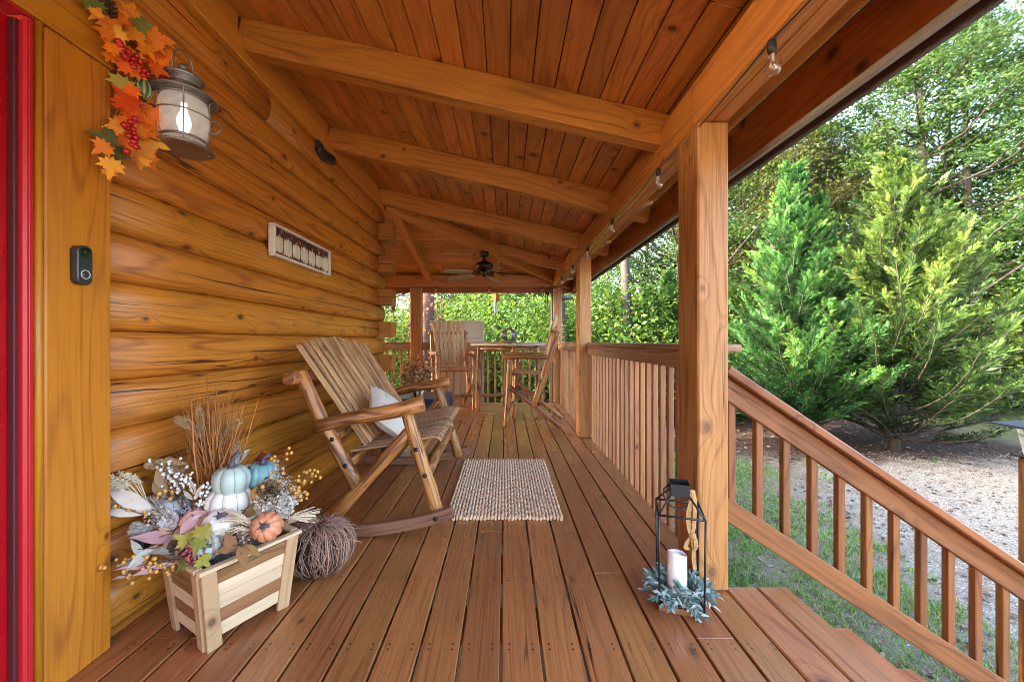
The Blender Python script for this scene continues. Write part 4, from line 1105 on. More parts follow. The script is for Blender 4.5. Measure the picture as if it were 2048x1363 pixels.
q = MB(); q.tube([(.0, 0, .28), (0, 0, .37)], .003, 4); q.lathe([(.0001, .28), (.012, .275), (.045, .235), (.05, .225), (.0001, .225)], n=12)
q.build('bell_cap', M['black'], wc)
q = MB()
for k in range(5):
    a = k * 1.257; q.tube([(.032 * math.cos(a), .032 * math.sin(a), .225), (.034 * math.cos(a), .034 * math.sin(a), .04 + .02 * k)], .006, 6)
q.tube([(0, 0, .225), (0, 0, .0)], .002, 4); q.sphere((0, 0, .10), .018, 8, 5, sz=.5); q.build('chime_tubes', M['black'], wc)

# ---- framed pumpkin picture
pc = thing('framed_picture', 'white framed picture of a row of white pumpkins on the log wall', 'picture', (-1.39, 2.77, 1.708))
M['whiteframe'] = plain('white_painted_wood', (.66, .63, .58), rough=.5, var=.12, scale=8, bump=.1)
W_, H_ = .384, .099
q = MB(); f_ = .016
q.box(-.040, 0, -W_, W_, H_ - f_, H_, 'y', .002); q.box(-.040, 0, -W_, W_, -H_, -H_ + f_, 'y', .002)
q.box(-.0405, -.0005, -W_, -W_ + f_, -H_ + f_ + .0005, H_ - f_ - .0005, 'z', .002); q.box(-.0405, -.0005, W_ - f_, W_, -H_ + f_ + .0005, H_ - f_ - .0005, 'z', .002)
q.build('frame', M['whiteframe'], pc)
q = MB(); q.box(-.035, -.016, -W_ + f_, W_ - f_, -H_ + f_, H_ - f_, 'y', .001); q.build('backing', plain('plum_background', (.075, .022, .028), .6, var=.2), pc)
M['paintpump'] = plain('painted_white_pumpkin', (.62, .58, .50), .6, var=.12, scale=40)
for i in range(7):
    yc = -W_ + f_ + .05 + i * .1075 * .98; hh = .056 + .006 * math.sin(i * 2.3); ww = .050
    q = MB()
    for k in range(-2, 3):
        rx = .021 - .002 * abs(k)
        c_ = (-.0145 + .0012 * (2 - abs(k)), yc + k * .0185, -.018 + .002 * math.sin(i + k))
        q.sphere(c_, 1, 10, 6, sx=.0030, sy=rx * .72, sz=hh * (1 - .05 * abs(k)))
    q.build('painted_pumpkin', M['paintpump'], pc)
q1, q2, q3 = MB(), MB(), MB()
for i in range(7):
    yc = -W_ + f_ + .05 + i * .1075 * .98
    q1.tube([(-.0135, yc, .032), (-.0125, yc + .004, .045), (-.0125, yc + .012, .052)], .0035, 5)
    for j in range(5):
        yy, zz = yc + rng.uniform(-.05, .05), rng.choice([rng.uniform(.035, .072), rng.uniform(-.078, -.055)]); s = rng.uniform(.007, .013)
        qq = (q1, q2, q3)[rng.randrange(3)]; a0 = rng.random() * 6
        pts = [(-.0112 + .0003 * j, yy + s * (1 if k % 2 == 0 else .45) * math.cos(a0 + k * PI / 5), zz + s * (1 if k % 2 == 0 else .45) * math.sin(a0 + k * PI / 5)) for k in range(10)]
        qq.quad(pts)
q1.build('painted_stems', plain('painted_tan', (.36, .22, .08), .6), pc); q2.build('painted_leaves', plain('painted_red', (.45, .07, .03), .6), pc); q3.build('painted_leaves', plain('painted_ochre', (.50, .30, .07), .6), pc)

# ---- doorbell
db = thing('video_doorbell', 'black pill-shaped video doorbell with round button on the door casing', 'doorbell', (-1.398, 1.292, 1.338))
M['bellblack'] = plain('satin_black_plastic', (.030, .032, .036), rough=.3, var=.08)
def pill(x0, x1, w, h, n=6, e=.003):
    q = MB(); out_ = []
    r_ = w * .42
    for cx_, cz_, a0 in ((w / 2 - r_, h / 2 - r_, 0), (-w / 2 + r_, h / 2 - r_, PI / 2), (-w / 2 + r_, -h / 2 + r_, PI), (w / 2 - r_, -h / 2 + r_, 1.5 * PI)):
        for k in range(n + 1): a = a0 + PI / 2 * k / n; out_.append((cx_ + r_ * math.cos(a), cz_ + r_ * math.sin(a)))
    def ring(x, s_): return [(x, yy - math.copysign(min(abs(yy), s_), yy), zz - math.copysign(min(abs(zz), s_), zz)) for yy, zz in out_]
    q.ring_sweep([ring(x0, 0), ring(x1 - e, 0), ring(x1 - e * .3, e * .3), ring(x1, e)], [0, .02, .023, .026]); return q
pill(0, .026, .047, .128).build('body', M['bellblack'], db)
q = pill(.0262, .0266, .036, .034, e=.0001); [None for _ in ()]
o = q.build('camera_window', plain('glossy_black_glass', (.006, .008, .008), .06, spec=.8), db); o.location = (0, 0, .040)
q = MB(); q.lathe([(.0001, 0), (.005, 0), (.0045, .002), (.0001, .003)], (.0267, 0, .043), 14, axis=(1, 0, 0)); q.build('lens', M['bellblack'], db)
q = MB(); q.lathe([(.0125, 0), (.0150, 0), (.0150, .0014), (.0125, .0014), (.0125, 0)], (.0262, 0, -.030), 28, axis=(1, 0, 0)); q.build('button_ring', plain('pale_ring', (.55, .58, .60), .3), db)
q = MB(); q.lathe([(.0001, .0004), (.0122, .0004), (.0122, .0008), (.0001, .0012)], (.0260, 0, -.030), 24, axis=(1, 0, 0)); q.build('button', M['bellblack'], db)

# ---- string lights
M['bulbglass'] = (lambda: None)
m, nt, bs, out = newmat('clear_bulb_glass'); g = G(nt)
gl = g.n('BsdfGlossy'); gl.inputs['Roughness'].default_value = .03; tp = g.n('BsdfTransparent'); tp.inputs[0].default_value = (.93, .92, .90, 1)
fr = g.n('LayerWeight'); fr.inputs[0].default_value = .35; mx = g.n('MixShader'); g.put(mx.inputs[0], g.math('MULTIPLY_ADD', fr.outputs['Facing'], .55, .07))
nt.links.new(tp.outputs[0], mx.inputs[1]); nt.links.new(gl.outputs[0], mx.inputs[2]); nt.links.new(mx.outputs[0], out.inputs[0]); M['bulbglass'] = m
M['filament'] = plain('white_filament_stem', (.75, .68, .55), .4)
def string_lights(label, pts, drop):
    t = thing('string_lights', label, 'string lights', pts[0], group='string lights under the beams')
    q = MB(); path = []
    for a, b_ in zip(pts, pts[1:]):
        a, b_ = Vector(a), Vector(b_)
        for k in range(6): f = k / 6; path.append(a.lerp(b_, f) + Vector((0, 0, -.022 * math.sin(PI * f))))
    path.append(Vector(pts[-1])); q.tube(path, .0028, 5); q.build('cable', M['black'], t, True)
    for p in pts:
        if p in drop: continue
        tx, ty = rng.uniform(-.12, .12), rng.uniform(-.12, .12)
        q = MB(); q.lathe([(.0001, .004), (.010, .002), (.0135, -.008), (.0135, -.034), (.011, -.040), (.0001, -.041)], n=14); so2 = q.build('bulb_socket', M['black'], t)
        so2.location = Vector(p) - Vector(pts[0]); so2.rotation_euler = (tx, ty, 0)
        q = MB(); q.lathe([(.011, -.040), (.014, -.050), (.022, -.070), (.0245, -.085), (.022, -.100), (.014, -.110), (.0001, -.113)], n=18); q.build('bulb', M['bulbglass'], so2)
        q = MB(); q.lathe([(.0001, -.041), (.006, -.042), (.005, -.065), (.0001, -.067)], n=8); q.tube([(-.004, 0, -.066), (-.007, 0, -.09), (0, 0, -.094), (.007, 0, -.09), (.004, 0, -.066)], .001, 4); q.build('filament', M['filament'], so2)
sp = [(.848, .33 + .9275 * k, 2.046) for k in range(8)]
string_lights('string of clear bulbs on black cable under the long side beam', [(.838, -.6, 2.047)] + sp, [(.838, -.6, 2.047)])
fp = [(-2.15, 6.936, 2.045), (-1.215, 6.936, 2.045), (-.275, 6.936, 2.045), (.655, 6.936, 2.045)]
string_lights('string of small clear bulbs under the far cross beam', [(-3.0, 6.936, 2.047)] + fp + [(.80, 6.932, 2.046)], [(-3.0, 6.936, 2.047), (.80, 6.932, 2.046)])

# ---- woven rug
def rug_mat():
    m, nt, bs, out = newmat('jute_and_wool_weave'); g = G(nt)
    p = g.n('TexCoord').outputs['Object']; xyz = g.sep(p)
    n1 = g.noise(g.vec(g.math('MULTIPLY', xyz[0], 60), g.math('MULTIPLY', xyz[1], 55), 0), 1, 2); n2 = g.noise(g.vec(g.math('MULTIPLY', xyz[0], 12), g.math('MULTIPLY', xyz[1], 1.2), 4), 1, 2)
    c = g.ramp(n1, [(.30, (.26, .14, .07)), (.42, (.58, .36, .20)), (.53, (.78, .56, .37)), (.66, (.82, .66, .50)), (.75, (.60, .33, .20))])
    c = g.mix(g.map(n2, .4, .65, 0, .4), c, (.70, .46, .29)); g.put(bs.inputs['Base Color'], c); bs.inputs['Roughness'].default_value = .95; bs.inputs['Specular IOR Level'].default_value = .1
    g.bump(n1, .6, .004, bs); return m
rg = thing('rug', 'beige braided rug lying on the deck in front of the rocking chair', 'rug', (-.006, 3.005, 0))
q = MB(); nc = 34
for i in range(nc):
    x = -.362 + .724 * (i + .5) / nc; ya, yb = -.60 + rng.uniform(-.007, .006), .60 + rng.uniform(-.006, .006); n = 66; ph = rng.random() * 6
    pts = [(x + .0022 * math.sin(k * 1.55 + ph), ya + (yb - ya) * k / n, .0085 + .0018 * math.sin(k * 3.0 + ph)) for k in range(n + 1)]
    q.tube(pts, [.0118 * (1 + .16 * math.sin(k * 1.6 + ph * 2)) * (.7 if k in (0, n) else 1) for k in range(n + 1)], 6, lump=.12)
q.build('braids', rug_mat(), rg)

# ---- beige panel beyond the railing
pn = thing('beige_panel', 'pale beige boarded panel standing beyond the far railing', 'panel', (-.87, 7.28, GZ))
M['beige'] = plain('beige_paint', (.50, .47, .38), rough=.6, var=.05, scale=4)
q = MB()
for i in range(8): q.box(-1.36, -.43, 7.255 + .003 * (i % 2), 7.295, -.95 + .30 * i + .002, -.95 + .30 * (i + 1) - .002, 'x', .003)
q.build('boards', M['beige'], pn, True)
q = MB(); q.box(-.4295, -.385, 7.245, 7.30, -.95, 1.455, 'z', .003); q.box(-1.38, -.432, 7.247, 7.30, 1.4512, 1.47, 'x', .003); q.build('trim', M['beige'], pn, True)

# ---- newel post with lamp at the foot of the stairs
nw = thing('newel_post', 'dark brown post at the foot of the stair railing', 'post', (2.785, 2.03, GZ))
M['newel'] = wood('dark_orange_newel', (.27, .105, .022), (.09, .028, .007), rough=.5, lines=.5, knots=.2, blotch=.5, crack=.3)
q = MB(); q.box(2.71, 2.845, 1.96, 2.09, GZ - .02, .482, 'z', .006); q.build('post', M['newel'], nw, True)
sl_ = thing('solar_post_lamp', 'black lantern-shaped lamp with flat roof on top of the stair post', 'lamp', (2.7775, 2.025, .483), PI / 4)
q = MB(); q.lathe([(.0001, .0), (.118, 0), (.118, .008), (.06, .014), (.0001, .02)], n=4, smooth=False)
q.lathe([(.0001, .205), (.045, .20), (.185, .168), (.19, .158), (.0001, .157)], n=4, smooth=False); q.build('roof', M['black'], sl_); 
q = MB()
for sx in (-1, 1):
    for sy in (-1, 1): q.tube([(.058 * sx, .058 * sy, .014), (.078 * sx, .078 * sy, .158)], .007, 4, smooth=False)
for z, e_ in ((.055, .064), (.11, .072)):
    for sx in (-1, 1): q.tube([(e_ * sx, -e_, z), (e_ * sx, e_, z)], .003, 4); q.tube([(-e_, e_ * sx, z), (e_, e_ * sx, z)], .003, 4)
q.build('cage', M['black'], sl_)
q = MB(); q.lathe([(.074, .016), (.098, .156)], n=4, smooth=False); q.build('glass', M['clear'], sl_)
# ================================================================== wall lantern
M['pewter'] = plain('aged_pewter', (.27, .25, .23), rough=.42, metal=.75, var=.35, scale=28, bump=.1)
LX, LY, LZ = -1.272, 1.565, 1.98
wl = thing('wall_lantern', 'round pewter nautical wall lantern with frosted glass and wire cage', 'lantern', (LX, LY, LZ))
q = MB(); q.lathe([(.0001, -.112), (.045, -.113), (.060, -.116), (.098, -.126), (.100, -.131), (.088, -.134), (.060, -.128), (.030, -.128), (.0001, -.128)], n=32)
for k in range(4): a = PI / 4 + k * PI / 2; q.sphere((.08 * math.cos(a), .08 * math.sin(a), -.133), .005, 6, 4)
q.build('base_ring', M['pewter'], wl)
q = MB(); q.lathe([(.0001, .120), (.054, .118), (.062, .104), (.108, .078), (.113, .074), (.113, .069), (.105, .070), (.060, .088), (.0001, .09)], n=32); q.build('brim', M['pewter'], wl)
q = MB(); q.lathe([(.054, .118), (.050, .140), (.064, .142), (.066, .150), (.058, .158), (.034, .168), (.012, .172), (.011, .180), (.018, .190), (.012, .203), (.0001, .206)], n=28); q.build('cap', M['pewter'], wl)
q = MB(); q.tube([(0, .054 * math.cos(a), .152 + .105 * math.sin(a) ** .8) for a in np.linspace(0.02, PI - .02, 17)], .0032, 6); q.build('handle', M['pewter'], wl)
q = MB()
for k in range(5):
    a = .35 + 2 * PI * k / 5
    q.tube([(r_ * math.cos(a), r_ * math.sin(a), z) for r_, z in ((.098, .074), (.084, .062), (.086, .03), (.090, -.01), (.086, -.06), (.078, -.095), (.072, -.115))], .0028, 5)
q.tube([(.0905 * math.cos(a), .0905 * math.sin(a), -.006) for a in np.linspace(0, 2 * PI, 33)], .0028, 5, caps=False)
q.tube([(.076 * math.cos(a), .076 * math.sin(a), -.098) for a in np.linspace(0, 2 * PI, 33)], .005, 5, caps=False)
q.tube([(.078 * math.cos(a), .078 * math.sin(a), .062) for a in np.linspace(0, 2 * PI, 33)], .005, 5, caps=False)
q.tube([(.090 + .0, .02, -.006), (.118, .03, -.012), (.128, .03, -.035), (.112, .025, -.058), (.083, .018, -.06)], .0028, 5)
q.build('wire_cage', M['pewter'], wl)
m, nt, bs, out = newmat('seeded_frosted_glass'); g = G(nt)
nz = g.noise(g.n('TexCoord').outputs['Object'], 24, 3, .6)
g.put(bs.inputs['Base Color'], g.ramp(nz, [(.3, (.40, .40, .41)), (.7, (.75, .74, .73))])); bs.inputs['Roughness'].default_value = .22; bs.inputs['Coat Weight'].default_value = .6; bs.inputs['Coat Roughness'].default_value = .04
tl = g.n('BsdfTranslucent'); tl.inputs[0].default_value = (.8, .78, .74, 1); mx = g.n('MixShader'); mx.inputs[0].default_value = .42
nt.links.new(bs.outputs[0], mx.inputs[1]); nt.links.new(tl.outputs[0], mx.inputs[2]); tq = g.n('BsdfTransparent'); m2 = g.n('MixShader'); m2.inputs[0].default_value = .38; nt.links.new(mx.outputs[0], m2.inputs[1]); nt.links.new(tq.outputs[0], m2.inputs[2]); nt.links.new(m2.outputs[0], out.inputs[0])
q = MB(); q.lathe([(.070, .068), (.078, .045), (.082, .01), (.081, -.03), (.074, -.075), (.066, -.105)], n=32); q.build('glass', m, wl)
m, nt, bs, out = newmat('lit_bulb'); bs.inputs['Base Color'].default_value = (.9, .9, .9, 1); bs.inputs['Emission Color'].default_value = (1, .88, .74, 1); bs.inputs['Emission Strength'].default_value = .25
q = MB(); q.lathe([(.0001, -.07), (.014, -.062), (.024, -.03), (.022, -.008), (.011, .02), (.010, .05)], n=16); q.build('lamp_bulb', m, wl)
q = MB(); q.lathe([(.0001, 0), (.055, 0), (.058, .012), (.045, .02), (.0001, .022)], (-.172, 0, .0), 24, axis=(1, 0, 0)); q.tube([(-.16, 0, .0), (-.13, 0, .0), (-.105, 0, .03), (-.10, 0, .075)], .009, 8); q.build('bracket', M['pewter'], wl)

# ================================================================== autumn garland at the door corner
def leaf_shape(kind):
    if kind == 'maple':
        prof = [(0, -.52), (.10, -.30), (.36, -.42), (.34, -.22), (.62, -.16), (.46, .02), (.66, .26), (.36, .22), (.30, .34), (.20, .30), (.16, .52), (.0, .86)]
        return prof + [(-x, y) for x, y in prof[-2:0:-1]]
    prof = [(0, -.5), (.07, -.40), (.16, -.24), (.215, -.05), (.205, .13), (.15, .32), (.07, .50), (0, .68)]
    return prof + [(-x, y) for x, y in prof[-2:0:-1]]
def add_leaf(q, c, nrm, up, size, kind='maple', curl=.4, r=None, width=1.0):
    """one curled leaf: a fan of faces from the midrib, set at c facing nrm with its tip along up"""
    c = Vector(c); nrm = Vector(nrm).normalized(); up = (Vector(up) - nrm * Vector(up).dot(nrm)).normalized(); sd = up.cross(nrm)
    prof = leaf_shape(kind); r = rng.random() if r is None else r
    def P(x, y): return c + sd * x * size * width + up * y * size + nrm * size * (-curl * (x * x) - curl * .6 * (y - .1) ** 2 + .04 * math.sin(7 * x + 5 * y) + (.28 * abs(x) if kind != 'maple' else .12 * abs(x)))
    base = len(q.v); mid = [(0, -.3), (0, .1), (0, .5)]
    q.v.append(tuple(P(0, .05)))
    for x, y in prof: q.v.append(tuple(P(x, y)))
    n = len(prof)
    for i in range(n): q.face((base, base + 1 + i, base + 1 + (i + 1) % n), [(0, 0)] * 3, min(1, max(0, r + rng.uniform(-.07, .07))), True)
M['lf_orange'] = leafmat('orange_silk_leaf', [(0, (.68, .15, .012)), (.5, (.82, .27, .02)), (1, (.86, .44, .05))], .3, hue=.008)
M['lf_red'] = leafmat('red_orange_silk_leaf', [(0, (.66, .070, .010)), (.6, (.82, .15, .015)), (1, (.86, .25, .02))], .25, hue=.008)
M['lf_green'] = leafmat('yellow_green_silk_leaf', [(0, (.09, .12, .02)), (.5, (.26, .25, .04)), (1, (.48, .40, .07))], .25)
M['lf_dark'] = leafmat('dark_green_silk_leaf', [(0, (.06, .06, .02)), (1, (.15, .16, .05))], .2)
M['berryred'] = plain('shiny_red_berry', (.42, .010, .014), rough=.18, var=.2)
M['twig'] = plain('brown_twig', (.14, .075, .035), rough=.8, var=.3)
gl_ = thing('autumn_garland', 'garland of orange leaves and red berries hanging beside the wall lantern', 'garland', at(262, 180, 1.43))
def gp_(px, py, dy=0): return at(px, py, 1.36 + (px - 210) * .0017 + dy)
q = MB(); q.tube([gp_(200, -20, .02), gp_(215, 25, .02), gp_(236, 70, .02), gp_(256, 120, .02), (gp_(272, 170, .03)), gp_(275, 230, .02), gp_(268, 280, .01), gp_(240, 300)], [.010, .010, .009, .008, .008, .006, .004, .002], 6, lump=.3)
for a, b_ in (((236, 70), (190, 20)), ((256, 120), (300, 85)), ((272, 170), (215, 255)), ((270, 240), (200, 262)), ((268, 280), (225, 330))): q.tube([gp_(*a, .01), gp_((a[0] + b_[0]) / 2, (a[1] + b_[1]) / 2 - 6, -.02), gp_(*b_, -.01)], [.004, .003, .0012], 5)
q.build('stem', M['twig'], gl_, True)
LV = [('orange', 309, 78, 50, (1, .2)), ('green', 280, 46, 40, (1, .1)), ('orange', 240, 34, 34, (.6, .6)), ('orange', 219, 48, 36, (.3, -1)), ('orange', 262, 66, 40, (1, -.5)), ('red', 303, 116, 42, (.6, -1)), ('red', 270, 140, 46, (-.3, .6)), ('red', 334, 146, 38, (1, .1)), ('green', 247, 168, 44, (-.4, -1)), ('orange', 308, 196, 36, (.8, -.8)), ('red', 254, 203, 48, (-.7, .7)), ('red', 303, 236, 50, (.5, -1)), ('orange', 290, 262, 36, (1, -.3)), ('dark', 216, 277, 40, (-1, .1)), ('orange', 280, 302, 50, (.1, -1)), ('orange', 304, 283, 42, (1, -.2)), ('orange', 224, 330, 38, (-.1, -1)), ('dark', 234, 303, 42, (.2, -1)), ('orange', 233, 118, 30, (-.2, 1)), ('orange', 252, 100, 34, (.3, -1)), ('green', 190, 12, 34, (-.6, .8)), ('orange', 292, 98, 34, (1, -.8)), ('red', 262, 180, 34, (-.5, -.6)), ('orange', 252, 262, 36, (-.8, -.4)), ('orange', 262, 22, 30, (.3, 1)), ('orange', 200, 30, 30, (-.5, -.4)), ('red', 316, 128, 40, (.9, -.4)), ('orange', 322, 98, 36, (1, .4)), ('red', 285, 215, 44, (-.2, 1)), ('red', 262, 226, 42, (-1, .2)), ('orange', 246, 282, 44, (-.4, -1)), ('orange', 318, 262, 34, (.8, -.9)), ('red', 276, 250, 40, (.3, -1)), ('orange', 296, 318, 34, (.7, -.9)), ('red', 252, 130, 36, (-.9, .2)), ('orange', 226, 96, 30, (-.8, .6)), ('orange', 232, 64, 36, (-.6, -.8))]
LV += [(k if k != 'dark' else 'orange', px + rng.uniform(-20, 20), py + rng.uniform(-20, 20), sz * rng.uniform(.6, .85), (rng.uniform(-1, 1), rng.uniform(-1, .5))) for (k, px, py, sz, _u) in LV if k != 'green']
for i, (k, px, py, sz, (ux, uz)) in enumerate(LV):
    q = MB(); nn = Vector((.85 + rng.uniform(-.2, .2), -.75 + rng.uniform(-.45, .35), rng.uniform(-.25, .3)))
    add_leaf(q, gp_(px, py, -.02 - .03 * rng.random()), nn, (ux * .6 + .0, ux * .5, uz), sz * 1.25 / 790, 'maple', .35); q.build('leaf', M['lf_' + k], gl_, True)
q = MB()
for px, py in ((240, 90), (246, 98), (255, 104), (252, 114), (264, 118), (273, 112), (278, 124), (262, 126), (290, 142), (298, 148), (284, 150), (282, 206), (286, 212), (246, 250), (252, 256), (260, 244), (268, 238), (265, 258), (270, 266), (274, 276), (264, 290), (268, 284), (272, 294), (256, 303), (260, 272), (236, 84), (270, 134)):
    q.sphere(gp_(px + rng.uniform(-3, 3), py, -.04 - .02 * rng.random()), rng.uniform(.0085, .012), 9, 6)
q.build('berries', M['berryred'], gl_, True)
def gourd_mat(name, c1, c2, n=9.0):
    m, nt, bs, out = newmat(name); g = G(nt); p = g.sep(g.n('TexCoord').outputs['Object'])
    a = g.math('ARCTAN2', p[1], p[0]); s_ = g.math('SINE', g.math('ADD', g.math('MULTIPLY', a, n), g.math('MULTIPLY', g.noise(g.n('TexCoord').outputs['Object'], 30, 3), 2.5)))
    g.put(bs.inputs['Base Color'], g.mix(g.map(s_, -.2, .7), c1, c2)); bs.inputs['Roughness'].default_value = .45; return m
q = MB(); q.lathe([(.0001, -.038), (.014, -.036), (.026, -.018), (.028, .0), (.022, .022), (.010, .034), (.005, .046), (.0001, .048)], n=20, ribs=10, ribd=.06)
o = q.build('gourd', gourd_mat('striped_green_gourd', (.04, .085, .025), (.30, .30, .12)), gl_); o.location = gp_(286, 178, -.03) - gl_.location
def pine_cone(r, h, n=70):
    q = MB()
    for i in range(n):
        t = (i + .5) / n; a = i * 2.39996; rr_ = r * math.sin(PI * (.12 + .80 * t)) ** .8; z = -h / 2 + h * t
        o_ = Vector((math.cos(a), math.sin(a), 0)); sd = Vector((-o_.y, o_.x, 0)); s = .30 * r * (1.2 - .6 * t)
        p = o_ * rr_ + Vector((0, 0, z)); b_ = o_ * rr_ * .35 + Vector((0, 0, z - .15 * h))
        q.quad([b_ - sd * s * .5, b_ + sd * s * .5, p + sd * s, p + Vector((0, 0, s * .6)) + o_ * s * .2, p - sd * s])
    return q
M['cone'] = plain('brown_pine_cone', (.085, .048, .03), rough=.75, var=.3, tintvar=.4)
o = pine_cone(.030, .085).build('pine_cone', M['cone'], gl_); o.location = gp_(212, 14, -.03) - gl_.location; o.rotation_euler = (.3, .5, 0)

# ================================================================== planter box
E1 = Vector((math.cos(math.radians(60)), math.sin(math.radians(60)), 0)); E2 = Vector((-E1.y, E1.x, 0))
PCX, PCY = -1.086, 1.575
pb = thing('planter_box', 'two-tone slatted wooden planter box standing on the deck below the casing', 'planter', (PCX, PCY, 0), math.radians(60))
M['acacia'] = wood('pale_acacia', (.62, .45, .28), (.44, .27, .14), (.12, .06, .04), rough=.5, lines=.35, fine=.3, knots=.35, blotch=.35, tint=.12, bump=.1)
M['acaciabrown'] = wood('brown_acacia', (.27, .120, .046), (.12, .046, .017), (.04, .02, .012), rough=.5, streak=.4, lines=.7, fine=.3, knots=.35, blotch=.6, tint=.15, bump=.1)
M['acaciapost'] = wood('tan_acacia', (.48, .29, .15), (.28, .14, .06), (.10, .05, .03), rough=.5, lines=.5, fine=.3, knots=.25, blotch=.4, tint=.14, bump=.1)
BX, BY, TX, TY, PH = .142, .130, .172, .152, .300
def pw(fx_, fy_, z): f = z / PH; return Vector((fx_ * (BX + (TX - BX) * f), fy_ * (BY + (TY - BY) * f), z))
rows = [(.035, .085, 'acacia'), (.085, .135, 'acaciabrown'), (.135, .185, 'acacia'), (.185, .232, 'acacia'), (.232, .280, 'acaciabrown')]
for ax in (0, 1):
    for sg in (-1, 1):
        for zi, (z0, z1, mt) in enumerate(rows):
            if ax == 0 and zi in (0, 2): mt = ('acaciabrown', 'acacia')[zi == 2 or zi == 0]
            if ax == 0 and zi == 3: mt = 'acaciabrown'
            q = MB(); zm = (z0 + z1) / 2
            if ax: a, b_ = pw(-.86, sg * .97, zm), pw(.86, sg * .97, zm); up = (0, sg * .073, 1)
            else: a, b_ = pw(sg * .97, -.86, zm), pw(sg * .97, .86, zm); up = (sg * .1, 0, 1)
            q.board(a, b_, .012, z1 - z0 - .001, up=up, c=.0015); q.build('slat', M[mt], pb)
for sx in (-1, 1):
    for sy in (-1, 1):
        q = MB()
        a, b_ = pw(sx, sy, .0), pw(sx, sy, .290)
        q.board(a + Vector((-.020 * sx, .004 * sy, 0)), b_ + Vector((-.020 * sx, .004 * sy, 0)), .048, .014, up=(0, sy, 0), c=.002)
        q.board(a + Vector((.004 * sx, -.028 * sy, 0)), b_ + Vector((.004 * sx, -.028 * sy, 0)), .042, .014, up=(sx, 0, 0), c=.002)
        q.build('leg', M['acaciapost'], pb)
for sg in (-1, 1):
    q = MB(); q.box(-TX - .012, TX + .012, sg * TY - .014 + .004 * sg, sg * TY + .014 + .004 * sg, .2905, .304, 'x', .002); q.build('rim', M['acacia'], pb)
    q = MB(); q.box(sg * TX - .014, sg * TX + .014, -TY + .0185, TY - .0185, .2907, .3037, 'y', .002); q.build('rim', M['acacia'], pb)
q = MB(); q.lathe([(.155, .262), (.13, .285), (.08, .31), (.0001, .325)], n=24); o = q.build('moss', plain('grey_brown_moss', (.085, .072, .06), .95, var=.6, scale=60, bump=1.0), pb)
V = []; R = []
for i in range(1800):
    x, y = nrng.uniform(-.155, .155), nrng.uniform(-.135, .135); a = nrng.uniform(0, 2 * PI); z = .27 + .045 * max(0, 1 - math.hypot(x, y) / .16)
    d_ = np.array([math.cos(a) * .02, math.sin(a) * .02, 0]); c_ = np.array([x, y, z]); w_ = np.array([-math.sin(a), math.cos(a), 0]) * .0012; up = np.array([0, 0, nrng.uniform(.003, .018)])
    V.append([c_ - d_, c_ + w_ + up, c_ + d_, c_ - w_ + up]); R.append(nrng.random())
om = fast_mesh('moss_strands', np.array(V), 4, np.array(R), leafmat('grey_moss', [(0, (.05, .045, .04)), (.6, (.17, .16, .14)), (1, (.30, .28, .26))], .1), pb); om['kind'] = 'stuff'

def pf(px, py, Y): return at(px, py, Y)
# ---- little pumpkins
def pumpkin(label, px, py, Y, r, hf, body, stem, axis=(0, 0, 1), ribs=8, ribd=.10, group=None, stemlen=.3):
    c = pf(px, py, Y); t = thing('decorative_pumpkin', label, 'pumpkin', c, group=group)
    Mx = Vector((0, 0, 1)).rotation_difference(Vector(axis).normalized()).to_matrix()
    q = MB(); h = r * hf
    q.lathe([(r * .10, -h * .80), (r * .45, -h * .98), (r * .80, -h * .72), (r * .97, -h * .25), (r * 1.0, h * .10), (r * .92, h * .52), (r * .68, h * .84), (r * .38, h * .95), (r * .12, h * .80)], n=ribs * 6, ribs=ribs, ribd=ribd, ribpow=.55)
    q.v = [tuple(Mx @ Vector(p)) for p in q.v]
    q.build('body', body, t)
    q = MB(); s = stemlen * r * 2
    q.tube([Mx @ Vector(p) for p in ((0, 0, h * .76), (.02 * r, 0, h * .9 + s * .25), (.12 * r, .04 * r, h * .9 + s * .7), (.42 * r, .06 * r, h * .9 + s))], [r * .27, r * .14, r * .11, r * .12], 8, lump=.15)
    for k in range(5): a = k * 1.257; q.tube([Mx @ Vector(p) for p in ((0, 0, h * .9), (.22 * r * math.cos(a), .22 * r * math.sin(a), h * .93), (.40 * r * math.cos(a), .40 * r * math.sin(a), h * .96))], [r * .08, r * .06, r * .02], 5)
    q.build('stem', stem, t); return t
def pumpkin_mat(name, c, groove, n, noise_=.1, rough=.42):
    m, nt, bs, out = newmat(name); g = G(nt); ob = g.n('TexCoord').outputs['Object']; p = g.sep(ob)
    a = g.math('ARCTAN2', p[1], p[0]); s_ = g.math('ABSOLUTE', g.math('SINE', g.math('MULTIPLY', a, n / 2)))
    nz = g.noise(ob, 45, 4, .6)
    cc = g.mix(g.map(s_, .02, .22, .85, 0), g.mix(g.math('MULTIPLY', nz, noise_ * 2), c, tuple(x * .6 for x in c)), groove)
    g.put(bs.inputs['Base Color'], cc); bs.inputs['Roughness'].default_value = rough; g.bump(nz, .1, .002, bs); return m
stem_dk = plain('grey_purple_stem', (.085, .075, .10), .6, var=.3); stem_br = plain('brown_stem', (.10, .065, .05), .7, var=.3)
pumpkin('big white pumpkin with grey grooves at the bottom of the two-pumpkin stack', 459, 1003, 1.600, .087, .78, pumpkin_mat('white_grooved_pumpkin', (.76, .71, .66), (.30, .27, .26), 10), stem_dk, ribs=10, stemlen=.02)
pumpkin('sage green pumpkin sitting on top of the big white pumpkin', 463, 960, 1.595, .069, .88, pumpkin_mat('sage_pumpkin', (.42, .51, .45), (.13, .16, .16), 8), stem_dk, stemlen=.40)
